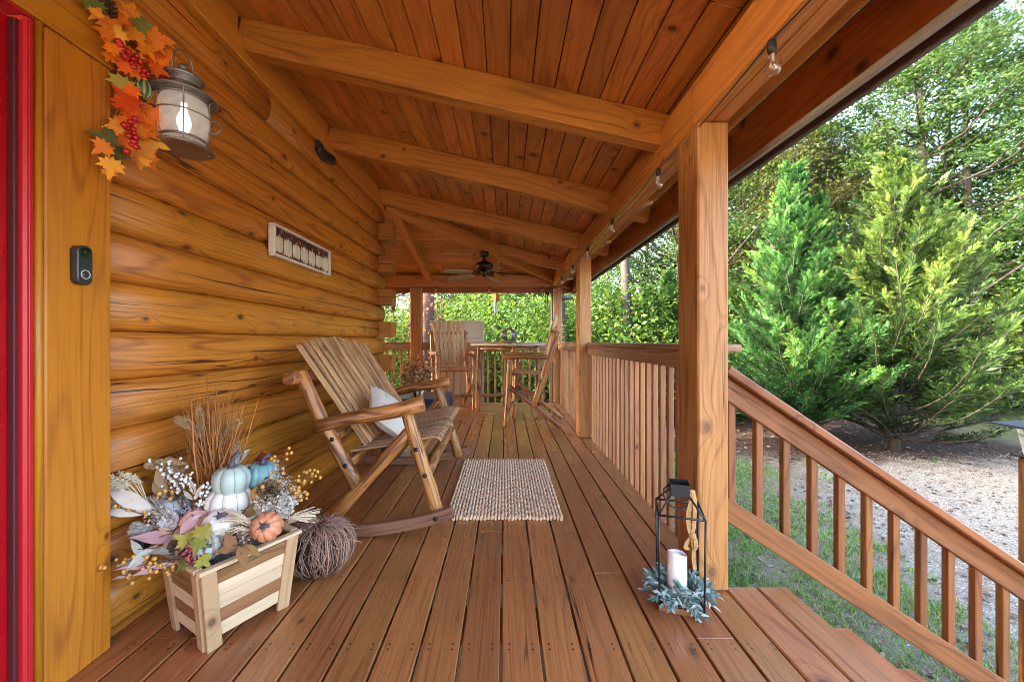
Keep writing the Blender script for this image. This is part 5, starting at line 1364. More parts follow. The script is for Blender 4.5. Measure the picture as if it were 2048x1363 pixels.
pumpkin('teal blue pumpkin behind the sage one at the rear of the planter', 524, 951, 1.70, .066, .92, pumpkin_mat('teal_pumpkin', (.21, .41, .44), (.06, .13, .19), 10), stem_dk, (.1, -.1, 1), 10, stemlen=.32)
pumpkin('pale blue-white pumpkin with dark stem among the white leaves', 344, 1017, 1.59, .066, .80, pumpkin_mat('ice_blue_pumpkin', (.60, .64, .66), (.22, .24, .30), 8), stem_dk, (.25, -.2, 1), 8, stemlen=.3)
pumpkin('small pink pumpkin half covered by a mauve leaf', 389, 1044, 1.50, .048, .85, pumpkin_mat('pink_pumpkin', (.66, .36, .28), (.45, .18, .14), 8), stem_br, (.4, -.6, .7), 8, .12, stemlen=.15)
pumpkin('small creamy white pumpkin with faint pink tint in front of the stack', 437, 1047, 1.49, .054, .86, pumpkin_mat('cream_pumpkin', (.70, .62, .58), (.55, .42, .38), 8), stem_dk, (.35, -.35, .9), 8, .10, stemlen=.12)
pumpkin('small orange pumpkin on the rim corner of the planter', 535, 1052, 1.52, .056, .86, pumpkin_mat('peach_orange_pumpkin', (.62, .25, .12), (.40, .12, .05), 10), stem_dk, (.15, -.95, .45), 10, .14, stemlen=.12)
pumpkin('small gourd with grey-green stripes lying on its side at the rim', 417, 1091, 1.445, .050, .86, gourd_mat('striped_grey_gourd', (.36, .42, .35), (.25, .15, .15), 10.0), plain('green_stem', (.06, .09, .05), .6), (.3, -.85, .45), 10, .14, stemlen=.10)
pumpkin('tiny ochre pumpkin tucked below the teal one', 520, 986, 1.63, .036, .8, pumpkin_mat('ochre_pumpkin', (.55, .28, .06), (.30, .12, .02), 8), stem_br, (.2, -.8, .6), 8, .12, stemlen=.12)

# ---- tall dried grass
M['drygrass'] = wood('brown_dried_grass', (.36, .135, .032), (.13, .040, .011), rough=.6, lines=.2, fine=.2, knots=0, tint=.45)
dg = thing('dried_grass', 'tall bundle of rusty brown dried grass rising from the planter', 'dried grass', pf(425, 1000, 1.66))
q = MB()
for i in range(210):
    b_ = pf(430 + rng.gauss(0, 13), 1015, 1.66 + rng.gauss(0, .03)); tx = rng.gauss(425, 36) if i < 170 else rng.uniform(330, 500); ty = rng.uniform(790, 905) - (45 if i % 7 == 0 else 0)
    t = pf(tx, ty, 1.66 + rng.gauss(0, .07)); mid = b_.lerp(t, .5) + Vector((rng.gauss(0, .006), rng.gauss(0, .006), .01)); r0 = rng.uniform(.0020, .0044)
    if t.x < -1.385: t.x = -1.385
    q.tube([b_, mid, t], [r0, r0 * .9, r0 * .25], 4)
q.build('blades', M['drygrass'], dg, True)

# ---- fluffy plumes
M['plume'] = leafmat('beige_plume', [(0, (.50, .34, .16)), (.5, (.70, .52, .28)), (1, (.82, .68, .46))], .5)
M['plumegrey'] = leafmat('pinkish_grey_plume', [(0, (.40, .34, .32)), (.5, (.60, .53, .50)), (1, (.76, .69, .64))], .5)
def plume(label, pts, rad, mat, n=2600, seed=0, group='plumes in the planter'):
    pts = [Vector(p) for p in pts]; t = thing('pampas_plume', label, 'dried plume', pts[0], group=group)
    q = MB(); q.tube(pts, .0016, 5); q.build('stem', M['drygrass'], t, True)
    r = np.random.default_rng(seed); V = []; seg = len(pts) - 1
    for i in range(n):
        f = (.42 + .58 * r.random()) * seg; k = min(seg - 1, int(f)); p = pts[k].lerp(pts[k + 1], f - k); ax = (pts[k + 1] - pts[k]).normalized()
        tt = f / seg; tap = math.sin(PI * min(1, max(.03, (tt - .40) / .62)) ** 1.3) ** .6
        d_ = Vector(r.normal(size=3)); d_ = (d_ - ax * d_.dot(ax)).normalized(); dd = (d_ * .8 + ax * 1.1).normalized(); L = rad * tap * r.uniform(.6, 1.25)
        w_ = dd.cross(Vector(r.normal(size=3))).normalized() * .0015; V.append([p, p + dd * L * .5 + w_, p + dd * L, p + dd * L * .5 - w_])
    fast_mesh('plume', np.array([[tuple(v - t.location) for v in f] for f in V]), 4, r.random(n), mat, t)
plume('beige plume leaning toward the casing at the top of the grass', [pf(425, 960, 1.62), pf(418, 900, 1.60), pf(395, 858, 1.58), pf(352, 836, 1.56)], .030, M['plume'], seed=1)
plume('upright beige plume standing in the middle of the brown grass', [pf(430, 960, 1.64), pf(420, 900, 1.64), pf(408, 860, 1.64), pf(396, 815, 1.63)], .028, M['plume'], seed=2)
plume('beige plume tilted toward the rocking chair at the grass top', [pf(436, 960, 1.64), pf(432, 900, 1.66), pf(445, 856, 1.68), pf(482, 842, 1.70)], .026, M['plume'], seed=3)
plume('drooping beige plume arching low over the white berries', [pf(415, 980, 1.58), pf(385, 930, 1.58), pf(345, 922, 1.58), pf(294, 930, 1.56)], .032, M['plume'], seed=4)
plume('pinkish grey feathery plume lying low over the planter rim', [pf(350, 1050, 1.50), pf(325, 1048, 1.49), pf(300, 1055, 1.47), pf(272, 1056, 1.45)], .042, M['plumegrey'], seed=5, n=1500)
plume('short pinkish grey feathery plume below the pale blue pumpkin', [pf(370, 1060, 1.48), pf(345, 1045, 1.50), pf(322, 1022, 1.52), pf(300, 1000, 1.53)], .040, M['plumegrey'], seed=6, n=1500)
plume('rust orange feather plume behind the teal pumpkin', [pf(490, 985, 1.70), pf(500, 950, 1.72), pf(512, 930, 1.74), pf(528, 914, 1.76)], .046, leafmat('rust_plume', [(0, (.40, .09, .03)), (1, (.72, .26, .12))], .5), seed=7, n=1500)

# ---- leaf sprays
def leaf_pick(name, label, cat, base, leaves, mat, kind='oval', width=1.0, group=None):
    """leaves: (px, py, Y, size_px, (ux, uz))"""
    base = Vector(base); t = thing(name, label, cat, base, group=group)
    q = MB()
    for (px, py, Y, s, u) in leaves: p = pf(px, py, Y); q.tube([base, base.lerp(p, .55) + Vector((0, 0, .012)), p], [.002, .0018, .0012], 5)
    q.build('stem', M['twig'], t, True)
    for (px, py, Y, s, u) in leaves:
        q = MB(); add_leaf(q, pf(px, py, Y), (.45 + rng.uniform(-.25, .25), -.75, .55 + rng.uniform(-.25, .3)), (u[0], -.1, u[1]), s * Y / 790 * (1 if kind == 'maple' else .88), kind, .55, None, width); q.build('leaf', mat, t, True)
    return t
M['lf_white'] = leafmat('white_felt_leaf', [(0, (.60, .53, .46)), (1, (.76, .69, .61))], .25, .8)
M['lf_mauve'] = leafmat('dusty_mauve_leaf', [(0, (.50, .28, .28)), (1, (.66, .42, .42))], .25, .7)
M['lf_lilac'] = leafmat('pale_lilac_leaf', [(0, (.54, .46, .50)), (1, (.70, .62, .65))], .25, .7)
M['lf_tan'] = leafmat('dry_tan_leaf', [(0, (.42, .25, .15)), (1, (.58, .40, .28))], .25, .7)
M['lf_brown'] = leafmat('dry_brown_leaf', [(0, (.24, .12, .04)), (1, (.42, .24, .09))], .25, .7)
M['lf_grey'] = leafmat('grey_green_eucalyptus', [(0, (.32, .31, .26)), (1, (.52, .50, .43))], .2, .7)
leaf_pick('white_leaf_spray', 'large white felt leaves reaching over the amber casing', 'leaf spray', pf(335, 1040, 1.52), [(262, 1000, 1.44, 92, (-1, .55)), (250, 990, 1.47, 60, (-1, .3)), (243, 1018, 1.44, 92, (-1, .22)), (282, 1012, 1.48, 70, (-.9, .4))], M['lf_white'], width=.8)
leaf_pick('lilac_leaf', 'pale lilac leaf in front of the ice blue pumpkin', 'leaf', pf(350, 1065, 1.48), [(338, 1040, 1.475, 52, (.2, -.8))], M['lf_lilac'], width=1.6)
leaf_pick('mauve_leaf', 'long dusty pink leaf lying over the planter edge', 'leaf', pf(365, 1072, 1.46), [(318, 1074, 1.44, 80, (-1, -.05))], M['lf_mauve'], width=.8)
leaf_pick('mauve_leaf', 'dusty pink leaf resting on the small pink pumpkin', 'leaf', pf(372, 1070, 1.44), [(378, 1048, 1.43, 46, (.45, .8))], M['lf_mauve'], width=1.2)
leaf_pick('tan_leaf_spray', 'dry tan rose leaves standing behind the white berries', 'leaf spray', pf(365, 1030, 1.60), [(328, 955, 1.57, 60, (-.1, 1)), (340, 945, 1.58, 46, (.3, 1)), (320, 975, 1.56, 50, (-.4, .9)), (350, 952, 1.60, 44, (.6, .9))], M['lf_tan'], width=1.3)
leaf_pick('green_leaf_spray', 'yellow-green maple leaves at the planter corner', 'leaf spray', pf(392, 1105, 1.43), [(372, 1078, 1.41, 30, (-.8, .3)), (404, 1064, 1.41, 32, (.5, .8)), (396, 1086, 1.39, 28, (-.2, -.9)), (405, 1120, 1.38, 26, (.8, -.5)), (370, 1128, 1.38, 24, (-.6, -.8))], M['lf_green'], 'maple')
leaf_pick('brown_leaf_spray', 'curled brown leaves hanging over the front rim', 'leaf spray', pf(455, 1085, 1.45), [(462, 1086, 1.43, 46, (-.3, .8)), (484, 1108, 1.41, 46, (.4, -.9)), (500, 1098, 1.43, 40, (1, -.4)), (454, 1098, 1.42, 34, (-.9, -.3))], M['lf_brown'], width=1.2)
leaf_pick('eucalyptus_spray', 'grey-green eucalyptus leaves trailing below the casing edge', 'leaf spray', pf(360, 1105, 1.44), [(312, 1100, 1.41, 52, (1, .05)), (285, 1112, 1.39, 60, (-.6, -.7)), (275, 1098, 1.39, 44, (-.4, .8)), (330, 1100, 1.42, 50, (.9, .1)), (262, 1122, 1.39, 40, (-.9, -.5))], M['lf_grey'], width=.8)
leaf_pick('white_leaf_spray', 'pair of white pointed leaves behind the sage pumpkin', 'leaf spray', pf(475, 980, 1.70), [(472, 905, 1.68, 50, (-.1, 1)), (482, 915, 1.69, 40, (.4, .9)), (494, 935, 1.69, 30, (.8, .4))], M['lf_white'], width=1.0)
leaf_pick('rose_leaf_spray', 'pinkish brown pointed leaves trailing along the planter side', 'leaf spray', pf(362, 1120, 1.43), [(275, 1132, 1.38, 60, (-1, -.25)), (300, 1140, 1.38, 50, (-1, -.35)), (330, 1130, 1.40, 50, (-.9, -.2)), (250, 1150, 1.375, 40, (-1, -.4))], M['lf_mauve'], width=.5)

leaf_pick('tan_leaf_spray', 'dry tan leaves lying between the pink pumpkin and the plume', 'leaf spray', pf(372, 1075, 1.46), [(345, 1084, 1.44, 34, (-.8, -.4)), (332, 1062, 1.45, 30, (-.9, .5)), (360, 1092, 1.43, 30, (-.2, -1)), (352, 1070, 1.44, 28, (.2, .9))], M['lf_tan'], width=1.1)
leaf_pick('cream_leaf_spray', 'small cream leaves standing between the white berries and the grass', 'leaf spray', pf(395, 1020, 1.56), [(385, 975, 1.55, 34, (-.2, 1)), (396, 985, 1.54, 28, (.5, 1)), (376, 990, 1.54, 28, (-.7, .8)), (405, 1005, 1.53, 24, (.9, .5))], M['lf_white'], width=.8)
leaf_pick('rust_leaf_spray', 'rusty brown leaves at the foot of the tall dried grass', 'leaf spray', pf(415, 1030, 1.57), [(402, 1020, 1.54, 34, (-.9, .3)), (420, 1025, 1.53, 30, (.6, -.5)), (410, 1002, 1.55, 34, (-.3, 1)), (500, 1020, 1.56, 30, (.7, .5)), (488, 1036, 1.54, 28, (.5, -.7))], M['lf_brown'], width=1.1)
# ---- berry sprays
M['amberberry'] = plain('amber_berry', (.58, .29, .055), .5, var=.25, scale=60); M['whiteberry'] = plain('white_berry', (.72, .69, .66), .5, var=.1); M['pinkberry'] = plain('pink_red_berry', (.42, .07, .10), .4, var=.4, scale=80)
def berries(label, base, path, n, r, mat, spread, seed, name='berry_branch', extra=()):
    rr = random.Random(seed); pts = [Vector(base)] + [Vector(p) for p in path]; t = thing(name, label, 'berry branch', base)
    q = MB(); q.tube(pts, [.0022 - .0012 * i / len(pts) for i in range(len(pts))], 5); q2 = MB()
    for i in range(n):
        f = (.25 + .75 * (i + rr.random()) / n) * (len(pts) - 1); k = min(len(pts) - 2, int(f)); p = pts[k].lerp(pts[k + 1], f - k)
        e = p + Vector((rr.gauss(0, spread), rr.gauss(0, spread * .7), rr.gauss(.003, spread))); q.tube([p, e], .0008, 4); q2.sphere(e, r * rr.uniform(.75, 1.15), 8, 6, sz=1.1)
    q.build('twig', M['twig'], t, True); q2.build('berries', mat, t, True); return t
B = pf(500, 1030, 1.62)
berries('amber berry branch rising behind the orange pumpkin', pf(540, 1010, 1.60), [pf(560, 985, 1.62), pf(560, 940, 1.63), pf(572, 902, 1.64)], 22, .0066, M['amberberry'], .017, 1)
berries('long amber berry branch pointing at the rocking chair', pf(560, 1015, 1.60), [pf(585, 985, 1.62), pf(612, 955, 1.64), pf(640, 940, 1.66)], 26, .0066, M['amberberry'], .015, 2)
berries('short low amber berry twig above the straw bundle', pf(575, 1010, 1.60), [pf(597, 998, 1.62), pf(618, 985, 1.64)], 9, .007, M['amberberry'], .012, 3)
berries('amber berries beside the brown oak leaf and teal pumpkin', pf(530, 1010, 1.60), [pf(533, 985, 1.58), pf(540, 955, 1.57)], 10, .007, M['amberberry'], .014, 4)
berries('amber berry branch trailing across the amber casing', pf(360, 1118, 1.42), [pf(310, 1125, 1.40), pf(260, 1120, 1.385), pf(196, 1142, 1.345)], 14, .0066, M['amberberry'], .012, 5)
berries('thick amber berry branch hanging beside the planter leg', pf(380, 1120, 1.42), [pf(340, 1132, 1.40), pf(300, 1142, 1.39), pf(240, 1150, 1.37)], 24, .0066, M['amberberry'], .018, 6)
berries('amber berry twig crossing the white felt leaves', pf(345, 1050, 1.50), [pf(290, 1030, 1.46), pf(255, 1018, 1.44), pf(222, 1012, 1.42)], 9, .0066, M['amberberry'], .012, 7)
berries('amber berries in front of the tan rose leaves', pf(370, 1020, 1.56), [pf(350, 995, 1.55), pf(335, 978, 1.54)], 9, .0075, M['amberberry'], .022, 8)
berries('white berry spray under the drooping plume', pf(370, 1000, 1.56), [pf(335, 960, 1.55), pf(322, 930, 1.55)], 40, .0055, M['whiteberry'], .020, 9)
berries('white berry spray above the ice blue pumpkin', pf(365, 1010, 1.55), [pf(362, 970, 1.54), pf(372, 945, 1.54)], 44, .0055, M['whiteberry'], .019, 10)
berries('white berry spray beside the foot of the brown grass', pf(400, 1020, 1.55), [pf(405, 995, 1.54), pf(412, 972, 1.54)], 34, .0052, M['whiteberry'], .017, 11)
berries('pink and red berry cluster hanging by the green leaves', pf(385, 1085, 1.41), [pf(380, 1100, 1.40), pf(384, 1122, 1.385)], 44, .0048, M['pinkberry'], .011, 12)
# filler of tiny pale flowers
M['filler'] = leafmat('pale_dried_filler', [(0, (.34, .27, .22)), (.5, (.58, .51, .45)), (1, (.74, .69, .65))], .25)
def filler(label, base, pts, n, spread, seed, mat, leaf=.009):
    r = np.random.default_rng(seed); t = thing('dried_flower_spray', label, 'dried flowers', base)
    q = MB(); C = []
    for p in pts:
        p = Vector(p); q.tube([base, Vector(base).lerp(p, .5) + Vector((0, 0, .01)), p], [.0015, .0012, .0006], 4)
        for _ in range(n // len(pts)):
            f = r.uniform(.45, 1.08); c = Vector(base).lerp(p, f) + Vector(r.normal(0, spread, 3)); C.append(tuple(c - Vector(base)))
    q.build('stems', M['twig'], t, True); C = np.array(C); fast_mesh('florets', leaf_quads(C, r.uniform(.6, 1.5, len(C)) * leaf, .75, .3, seed), 4, r.random(len(C)), mat, t)
filler('pale dried flower spray behind the orange pumpkin', pf(545, 1045, 1.58), [pf(520, 1000, 1.56), pf(540, 990, 1.57), pf(558, 1005, 1.57), pf(530, 1020, 1.54), pf(515, 1012, 1.55)], 750, .011, 1, M['filler'])
filler('grey feathery dusty miller next to the straw bundle', pf(560, 1045, 1.58), [pf(565, 990, 1.59), pf(578, 1000, 1.60), pf(560, 1010, 1.57), pf(572, 1018, 1.58), pf(585, 1005, 1.6)], 800, .010, 2, leafmat('grey_dusty_miller', [(0, (.42, .38, .33)), (1, (.72, .67, .60))], .25), .012)
filler('pinkish seed cluster lying on the moss by the rim', pf(500, 1070, 1.50), [pf(478, 1066, 1.49), pf(490, 1078, 1.48), pf(505, 1062, 1.49), pf(488, 1056, 1.5)], 460, .009, 3, leafmat('pinkish_seeds', [(0, (.30, .14, .10)), (.6, (.55, .40, .34)), (1, (.68, .58, .52))], .2), .009)
filler('purple-grey dried flowers between the pale blue and the pink pumpkin', pf(395, 1050, 1.52), [pf(375, 1020, 1.51), pf(385, 1030, 1.50), pf(370, 1040, 1.49), pf(395, 1018, 1.52)], 420, .009, 4, leafmat('purple_grey_florets', [(0, (.14, .11, .16)), (1, (.46, .40, .47))], .2), .009)
filler('lacy brown leaf spray in front of the teal pumpkin', pf(525, 1010, 1.58), [pf(528, 970, 1.57), pf(540, 965, 1.57), pf(548, 980, 1.57)], 160, .010, 5, leafmat('olive_brown_leaf', [(0, (.14, .12, .06)), (1, (.36, .26, .14))], .3), .024)
filler('tiny cream flower twig rising beside the teal pumpkin', pf(548, 1000, 1.60), [pf(565, 935, 1.61), pf(556, 925, 1.61), pf(572, 950, 1.61)], 150, .006, 6, M['filler'], .008)
filler('ivory dried flower spray low beside the lilac leaf', pf(360, 1065, 1.48), [pf(322, 1035, 1.47), pf(310, 1020, 1.47), pf(335, 1022, 1.48), pf(300, 1040, 1.46)], 420, .010, 7, M['filler'])
filler('pale dried flower spray at the far end of the planter', pf(560, 1020, 1.64), [pf(590, 975, 1.66), pf(578, 960, 1.66), pf(600, 990, 1.66)], 330, .010, 8, M['filler'])
# straw and wheat
M['straw'] = wood('pale_straw', (.68, .55, .38), (.50, .36, .21), rough=.7, lines=.1, fine=.1, knots=0, tint=.2)
def straw(label, base, tip, n, spread, seed, r0=.0015):
    rr = random.Random(seed); t = thing('straw_bundle', label, 'straw', base); q = MB(); base = Vector(base); tip = Vector(tip)
    for i in range(n):
        e = base.lerp(tip, rr.uniform(.75, 1.12)) + Vector((rr.gauss(0, spread), rr.gauss(0, spread), rr.gauss(0, spread))); m_ = base.lerp(e, .5) + Vector((0, 0, .014))
        q.tube([base + Vector((rr.gauss(0, .004), rr.gauss(0, .004), rr.gauss(0, .004))), m_, e], r0, 4)
    q.build('stalks', M['straw'], t, True)
straw('pale straw bundle fanning out past the rear planter corner', pf(565, 1048, 1.57), pf(628, 1028, 1.62), 34, .016, 1)
straw('pale straw bundle fanning across the cream pumpkin', pf(512, 1056, 1.52), pf(452, 1032, 1.47), 26, .014, 2)
straw('few loose straws between the orange pumpkin and the moss', pf(505, 1060, 1.5), pf(450, 1068, 1.455), 8, .012, 3)
def wheat(label, base, tips, seed):
    r = np.random.default_rng(seed); t = thing('cream_grass_spray', label, 'dried grass', base); q = MB(); C = []
    for tp in tips:
        tp = Vector(tp); mid = Vector(base).lerp(tp, .55) + Vector((0, 0, .03)); q.tube([base, mid, tp], [.0016, .0014, .0006], 4)
        for k in range(110):
            f = k / 110; p = mid.lerp(tp, f) + Vector(r.normal(0, .0035, 3)); C.append(tuple(p - Vector(base)))
    q.build('stems', M['straw'], t, True); C = np.array(C); fast_mesh('seed_heads', leaf_quads(C, r.uniform(.006, .012, len(C)), .55, .2, seed), 4, r.random(len(C)), leafmat('cream_seed', [(0, (.52, .42, .30)), (1, (.76, .68, .56))], .3), t)
wheat('cream seed-head grass fanning over the amber casing', pf(300, 1015, 1.50), [pf(182, 963, 1.38), pf(200, 955, 1.40), pf(216, 950, 1.42), pf(238, 944, 1.45), pf(265, 952, 1.47), pf(214, 970, 1.42), pf(193, 972, 1.40), pf(226, 958, 1.43), pf(252, 948, 1.46), pf(207, 962, 1.41)], 3)
o = pine_cone(.030, .055, 60).build('pine_cone', M['cone']); o.location = pf(356, 1090, 1.44); o.rotation_euler = (1.2, .3, .4); tag(o, 'brown pine cone lying on the planter edge by the pink leaf', 'pine cone')
bb = MB(); bb.box(-.018, .018, -.02, .02, -.04, .04, 'z', .005); bb.box(-.014, .014, -.0215, -.0195, -.03, .01, 'z', .001)
o = bb.build('small_black_box', M['black']); o.location = (-1.375, 1.50, .345); tag(o, 'small black box half hidden behind the planter flowers', 'box')

# ================================================================== twig pumpkin
vp = thing('twig_pumpkin', 'pumpkin woven from brown twigs sitting on the deck behind the planter', 'pumpkin', (-.880, 1.88, 0))
M['twigs'] = wood('wound_twigs', (.34, .19, .13), (.12, .06, .045), rough=.5, lines=.2, fine=.2, knots=0, tint=.5)
q = MB(); q.lathe([(.03, .02), (.09, .015), (.122, .07), (.125, .12), (.10, .18), (.05, .205), (.02, .19)], n=30, ribs=8, ribd=.10); q.build('core', plain('dark_twig_core', (.035, .022, .018), .9), vp)
q = MB()
for i in range(230):
    a0 = rng.random() * 2 * PI; lobe = round(a0 / (PI / 4)) * PI / 4; a0 = lobe + (a0 - lobe) * 1.0; pts = []; j = rng.gauss(0, .05); k_ = rng.uniform(.93, 1.17)
    for t in np.linspace(0, 1, 10):
        th = PI * (.02 + .96 * t); a = a0 + j * math.sin(3 * t * PI) + .05 * rng.gauss(0, 1)
        g_ = 1 - .10 * (1 - abs(math.sin(a * 4)) ** .6); rr_ = (.135 * math.sin(th) ** .75 + .004) * g_ * k_; z = .118 + .115 * math.cos(th) * (1 if t > .12 else .93) * k_ ** .5
        pts.append((rr_ * math.cos(a), rr_ * math.sin(a), max(.003, z)))
    q.tube(pts, rng.uniform(.0015, .0028), 4)
for i in range(190):
    a = rng.random() * 2 * PI; r_ = rng.uniform(.03, .14); z = .225 - (r_ / .14) ** 3 * .10; L = rng.uniform(.03, .12); b_ = a + rng.uniform(.6, 2.2)
    p = Vector((r_ * math.cos(a), r_ * math.sin(a), z)); q.tube([p, p + Vector((math.cos(b_) * L * .5, math.sin(b_) * L * .5, .014)), p + Vector((math.cos(b_) * L, math.sin(b_) * L, -.006))], .0015, 4)
q.build('twigs', M['twigs'], vp)

# ================================================================== black wire lantern with candle
la = math.atan2(-.053, .165)
LC = Vector((.620, 1.597, 0)) + Vector((math.cos(la), math.sin(la), 0)) * .087 + Vector((-math.sin(la), math.cos(la), 0)) * .087
wf = thing('wire_lantern', 'tall black wire lantern on a wooden base by the porch post', 'lantern', LC, la)
M['blackiron'] = plain('black_iron', (.014, .015, .020), rough=.38, metal=.3, var=.2)
q = MB(); q.box(-.089, .089, -.089, .089, .001, .026, 'x', .003); q.build('base', M['acaciabrown'], wf)
for sx in (-1, 1):
    for sy in (-1, 1):
        q = MB(); q.tube([(.082 * sx, .082 * sy, .026), (.086 * sx, .086 * sy, .388)], .0042, 6); q.tube([(.086 * sx, .086 * sy, .388), (.036 * sx, .036 * sy, .455)], .0040, 6); q.build('frame_bar', M['blackiron'], wf)
for z, e_ in ((.030, .082), (.388, .086)):
    for k in range(4):
        a, b_ = [(-e_, -e_), (e_, -e_), (e_, e_), (-e_, e_)][k], [(e_, -e_), (e_, e_), (-e_, e_), (-e_, -e_)][k]
        q = MB(); q.tube([(*a, z), (*b_, z)], .0040, 6); q.build('frame_bar', M['blackiron'], wf)
q = MB()
for sg in (-1, 1): q.box(-.036, .036, sg * .036 - .0015, sg * .036 + .0015, .452, .502, 'x', .0005); q.box(sg * .036 - .0015, sg * .036 + .0015, -.0343, .0343, .452, .502, 'y', .0005)
q.box(-.034, .034, -.034, .034, .453, .456, 'x', .0005); q.build('top_collar', M['blackiron'], wf)
q = MB(); q.tube([(-.040, .0, .485), (-.060, -.004, .47), (-.062, -.012, .44), (-.040, -.03, .412), (-.005, -.04, .40), (.025, -.038, .41)], .0034, 6); q.lathe([(.007, -.003), (.007, .003)], (-.041, 0, .485), 8, axis=(1, 0, 0)); q.build('handle', M['blackiron'], wf)
cd = thing('pillar_candle', 'white pillar candle standing inside the black wire lantern', 'candle', LC + Vector((-.008, .004, .027)))
m, nt, bs, out = newmat('white_wax'); bs.inputs['Base Color'].default_value = (.78, .75, .76, 1); bs.inputs['Roughness'].default_value = .45; bs.inputs['Subsurface Weight'].default_value = .25; bs.inputs['Subsurface Radius'].default_value = (.02, .015, .012); M['wax'] = m
q = MB(); n = 32; rings = []
for r_, z, wv in ((.0001, 0, 0), (.0385, .001, 0), (.0390, .10, 0), (.0385, .176, 1), (.0365, .180, 1), (.034, .176, 1), (.033, .158, .3), (.0001, .156, 0)):
    rings.append([(r_ * math.cos(2 * PI * k / n), r_ * math.sin(2 * PI * k / n), z + wv * (.010 * math.cos(2 * PI * k / n + 2.4) + .004 * math.sin(4 * PI * k / n))) for k in range(n)])
q.ring_sweep(rings, [0, .03, .1, .17, .18, .19, .2, .24]); q.build('wax', M['wax'], cd)
rp = thing('jute_tie', 'frayed tan jute ribbon tied to the top of the black lantern', 'ribbon', LC + Vector((.035, -.03, .47)))
M['jutehair'] = plain('jute_threads', (.50, .30, .12), .95)
M['jute'] = plain('tan_jute', (.40, .225, .085), .95, var=.35, scale=90, bump=.6)
q = MB()
def ribbon(pts, w):
    pts = [Vector(p) for p in pts]; strip(q, pts, w, .0022, (1, .25, 0), .0005)
ribbon([(-.005, -.004, .012), (.002, -.008, -.02), (-.012, -.008, -.07), (-.016, -.01, -.11), (-.010, -.011, -.15), (.0, -.012, -.175)], .024)
ribbon([(.004, -.006, .010), (.012, -.010, -.03), (.010, -.010, -.09), (.006, -.012, -.14), (-.004, -.012, -.175)], .019)
ribbon([(-.002, -.014, -.170), (-.022, -.014, -.195), (-.030, -.016, -.215), (-.022, -.018, -.226)], .021)
ribbon([(-.002, -.014, -.170), (.012, -.014, -.19), (.014, -.016, -.215), (.002, -.018, -.232)], .020)
ribbon([(.0, -.012, -.172), (.006, -.010, -.22), (.006, -.010, -.27), (.010, -.012, -.31)], .018)
q.sphere((-.001, -.014, -.172), .016, 8, 6); q.build('ribbon', M['jute'], rp)
V = []
for i in range(900):
    k = nrng.integers(0, 5); P_ = [[(-.005, -.004, .012), (-.016, -.01, -.11), (0, -.012, -.175)], [(.004, -.006, .01), (.010, -.01, -.09), (-.004, -.012, -.175)], [(-.002, -.014, -.17), (-.030, -.016, -.215), (-.022, -.018, -.226)], [(-.002, -.014, -.17), (.014, -.016, -.215), (.002, -.018, -.232)], [(0, -.012, -.172), (.006, -.01, -.25), (.010, -.012, -.315)]][k]
    f = nrng.random() * 2; j_ = int(f); a = Vector(P_[j_]).lerp(Vector(P_[j_ + 1]), f - j_); d_ = Vector(nrng.normal(size=3)); d_.z *= .5; d_ = d_.normalized() * nrng.uniform(.006, .013); w_ = Vector((0, 0, .0006))
    V.append([tuple(a), tuple(a + d_ * .5 + w_), tuple(a + d_), tuple(a + d_ * .5 - w_)])
fast_mesh('frayed_threads', np.array(V), 4, nrng.random(len(V)), M['jutehair'], rp)
wr = thing('greenery_ring', 'ring of frosted blue-green leaves round the candle in the lantern', 'greenery', LC + Vector((0, 0, .027)))
M['frost'] = leafmat('frosted_blue_green_leaf', [(0, (.06, .115, .105)), (.4, (.16, .245, .225)), (.75, (.34, .43, .40)), (1, (.58, .62, .55))], .2, .6)
q = MB(); qs = MB()
for i in range(80):
    a = 2 * PI * i / 80 + rng.uniform(-.1, .1); r0 = rng.uniform(.048, .078); L = rng.uniform(.042, .075); el = rng.uniform(0, 1.3)
    b_ = Vector((r0 * math.cos(a), r0 * math.sin(a), rng.uniform(.008, .035))); d_ = Vector((math.cos(a + rng.uniform(-.9, .9)) * math.cos(el), math.sin(a + rng.uniform(-.9, .9)) * math.cos(el), math.sin(el))).normalized()
    if i in (3, 40): d_ = Vector((-.9, .1, .25)).rotated if False else Vector((math.cos(a), math.sin(a), .15)).normalized(); L *= 1.1
    pts = [b_ + d_ * L * f + Vector((0, 0, -.05 * L * f * f * 4)) for f in (0, .35, .7, 1)]
    for p in pts: p.z = max(.002 - (.02 if math.hypot(p.x, p.y) > .12 else 0), p.z)
    qs.tube(pts, .0012, 4)
    for k in range(8):
        f = .12 + .88 * k / 7; p = pts[0].lerp(pts[3], f); sd = d_.cross(Vector((0, 0, 1))); sd = sd.normalized() if sd.length > 1e-3 else Vector((1, 0, 0))
        u = (d_ * .8 + sd * (1 if k % 2 else -1) * .8 + Vector((0, 0, rng.uniform(.0, .7)))).normalized() if k < 7 else d_
        add_leaf(q, p + u * .012, Vector((rng.uniform(-.4, .4), -.5, 1)), u, rng.uniform(.022, .034), 'oval', .45, rng.random(), .85)
qs.build('stems', plain('grey_green_stem', (.14, .19, .15), .7), wr); q.build('leaves', M['frost'], wr)
q = MB()
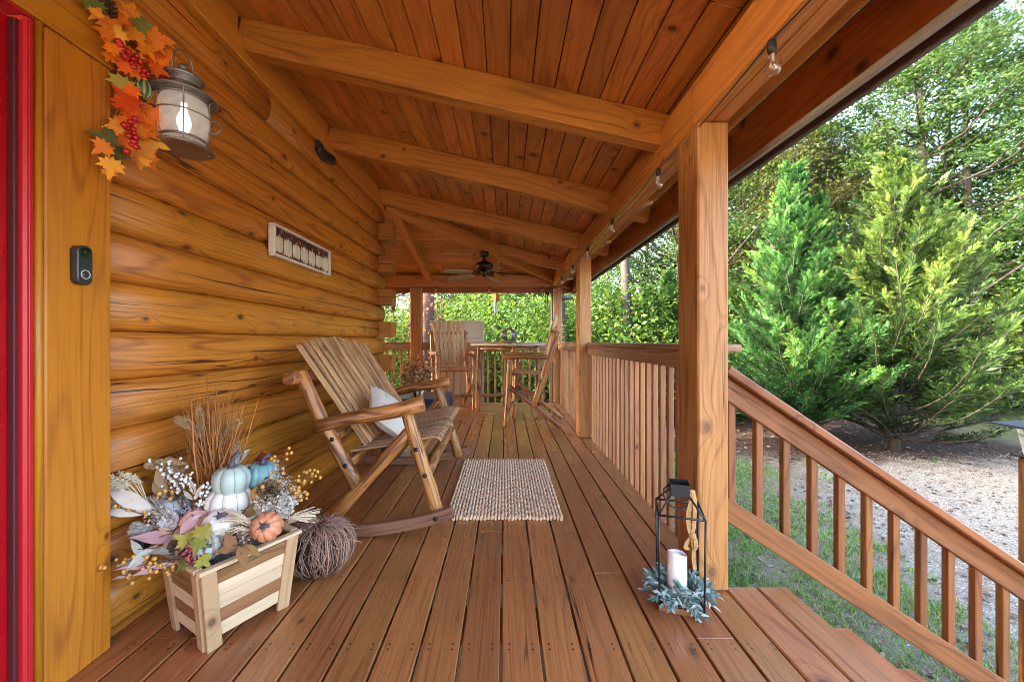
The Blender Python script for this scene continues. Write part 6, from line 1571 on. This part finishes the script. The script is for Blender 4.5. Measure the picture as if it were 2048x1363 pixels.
for i in range(9):
    f = i / 8; p = Vector((-.02 + .05 * f, -.09 - .03 * f, .02 - .045 * f)); add_leaf(q, p, (0, -.6, .8), (.5 * (1 if i % 2 else -1), -.6, -.3), .024, 'oval', .3, rng.random(), 1.1)
q.build('trailing_leaves', M['frost'], wr)
# ================================================================== light, sky, camera
w = bpy.data.worlds.new('World'); SC.world = w; w.use_nodes = True
nt = w.node_tree; bg = nt.nodes['Background']; sky = nt.nodes.new('ShaderNodeTexSky')
SUN_EL, SUN_AZ = 23.0, 262.0            # degrees; azimuth clockwise from +y (straight ahead)
sky.sky_type = 'NISHITA'; sky.sun_disc = False; sky.sun_elevation = math.radians(SUN_EL); sky.sun_rotation = math.radians(SUN_AZ)
sky.air_density = .9; sky.dust_density = 4.5; sky.ozone_density = .5
nt.links.new(sky.outputs[0], bg.inputs[0]); bg.inputs[1].default_value = .15
sl = bpy.data.lights.new('sun', 'SUN'); sl.energy = 2.0; sl.angle = math.radians(.6); sl.color = (1, .90, .74)
so = bpy.data.objects.new('sun', sl); COL.objects.link(so)
az, el = math.radians(SUN_AZ), math.radians(SUN_EL)
dv = Vector((math.sin(az) * math.cos(el), math.cos(az) * math.cos(el), math.sin(el)))
so.rotation_euler = (-dv).to_track_quat('-Z', 'Y').to_euler()
cam = bpy.data.cameras.new('camera'); co = bpy.data.objects.new('camera', cam); COL.objects.link(co)
cam.sensor_width = 36; cam.lens = F / 2048 * 36
co.location = (0, 0, H); co.rotation_euler = (PI / 2, 0, 0)
cam.shift_x = (1024 - CX) / 2048; cam.shift_y = (CY - 681.5) / 2048
cam.clip_start = .02; cam.clip_end = 2000
SC.camera = co
SC.view_settings.view_transform = 'Standard'; SC.view_settings.look = 'None'
SC.view_settings.exposure = 4.4; SC.view_settings.gamma = 1.0
cy = SC.cycles; cy.filter_width = .9; cy.use_denoising = True; cy.max_bounces = 10; cy.diffuse_bounces = 6; cy.glossy_bounces = 4; cy.transmission_bounces = 8; cy.transparent_max_bounces = 16
cy.sample_clamp_indirect = 8; cy.caustics_reflective = False; cy.caustics_refractive = False
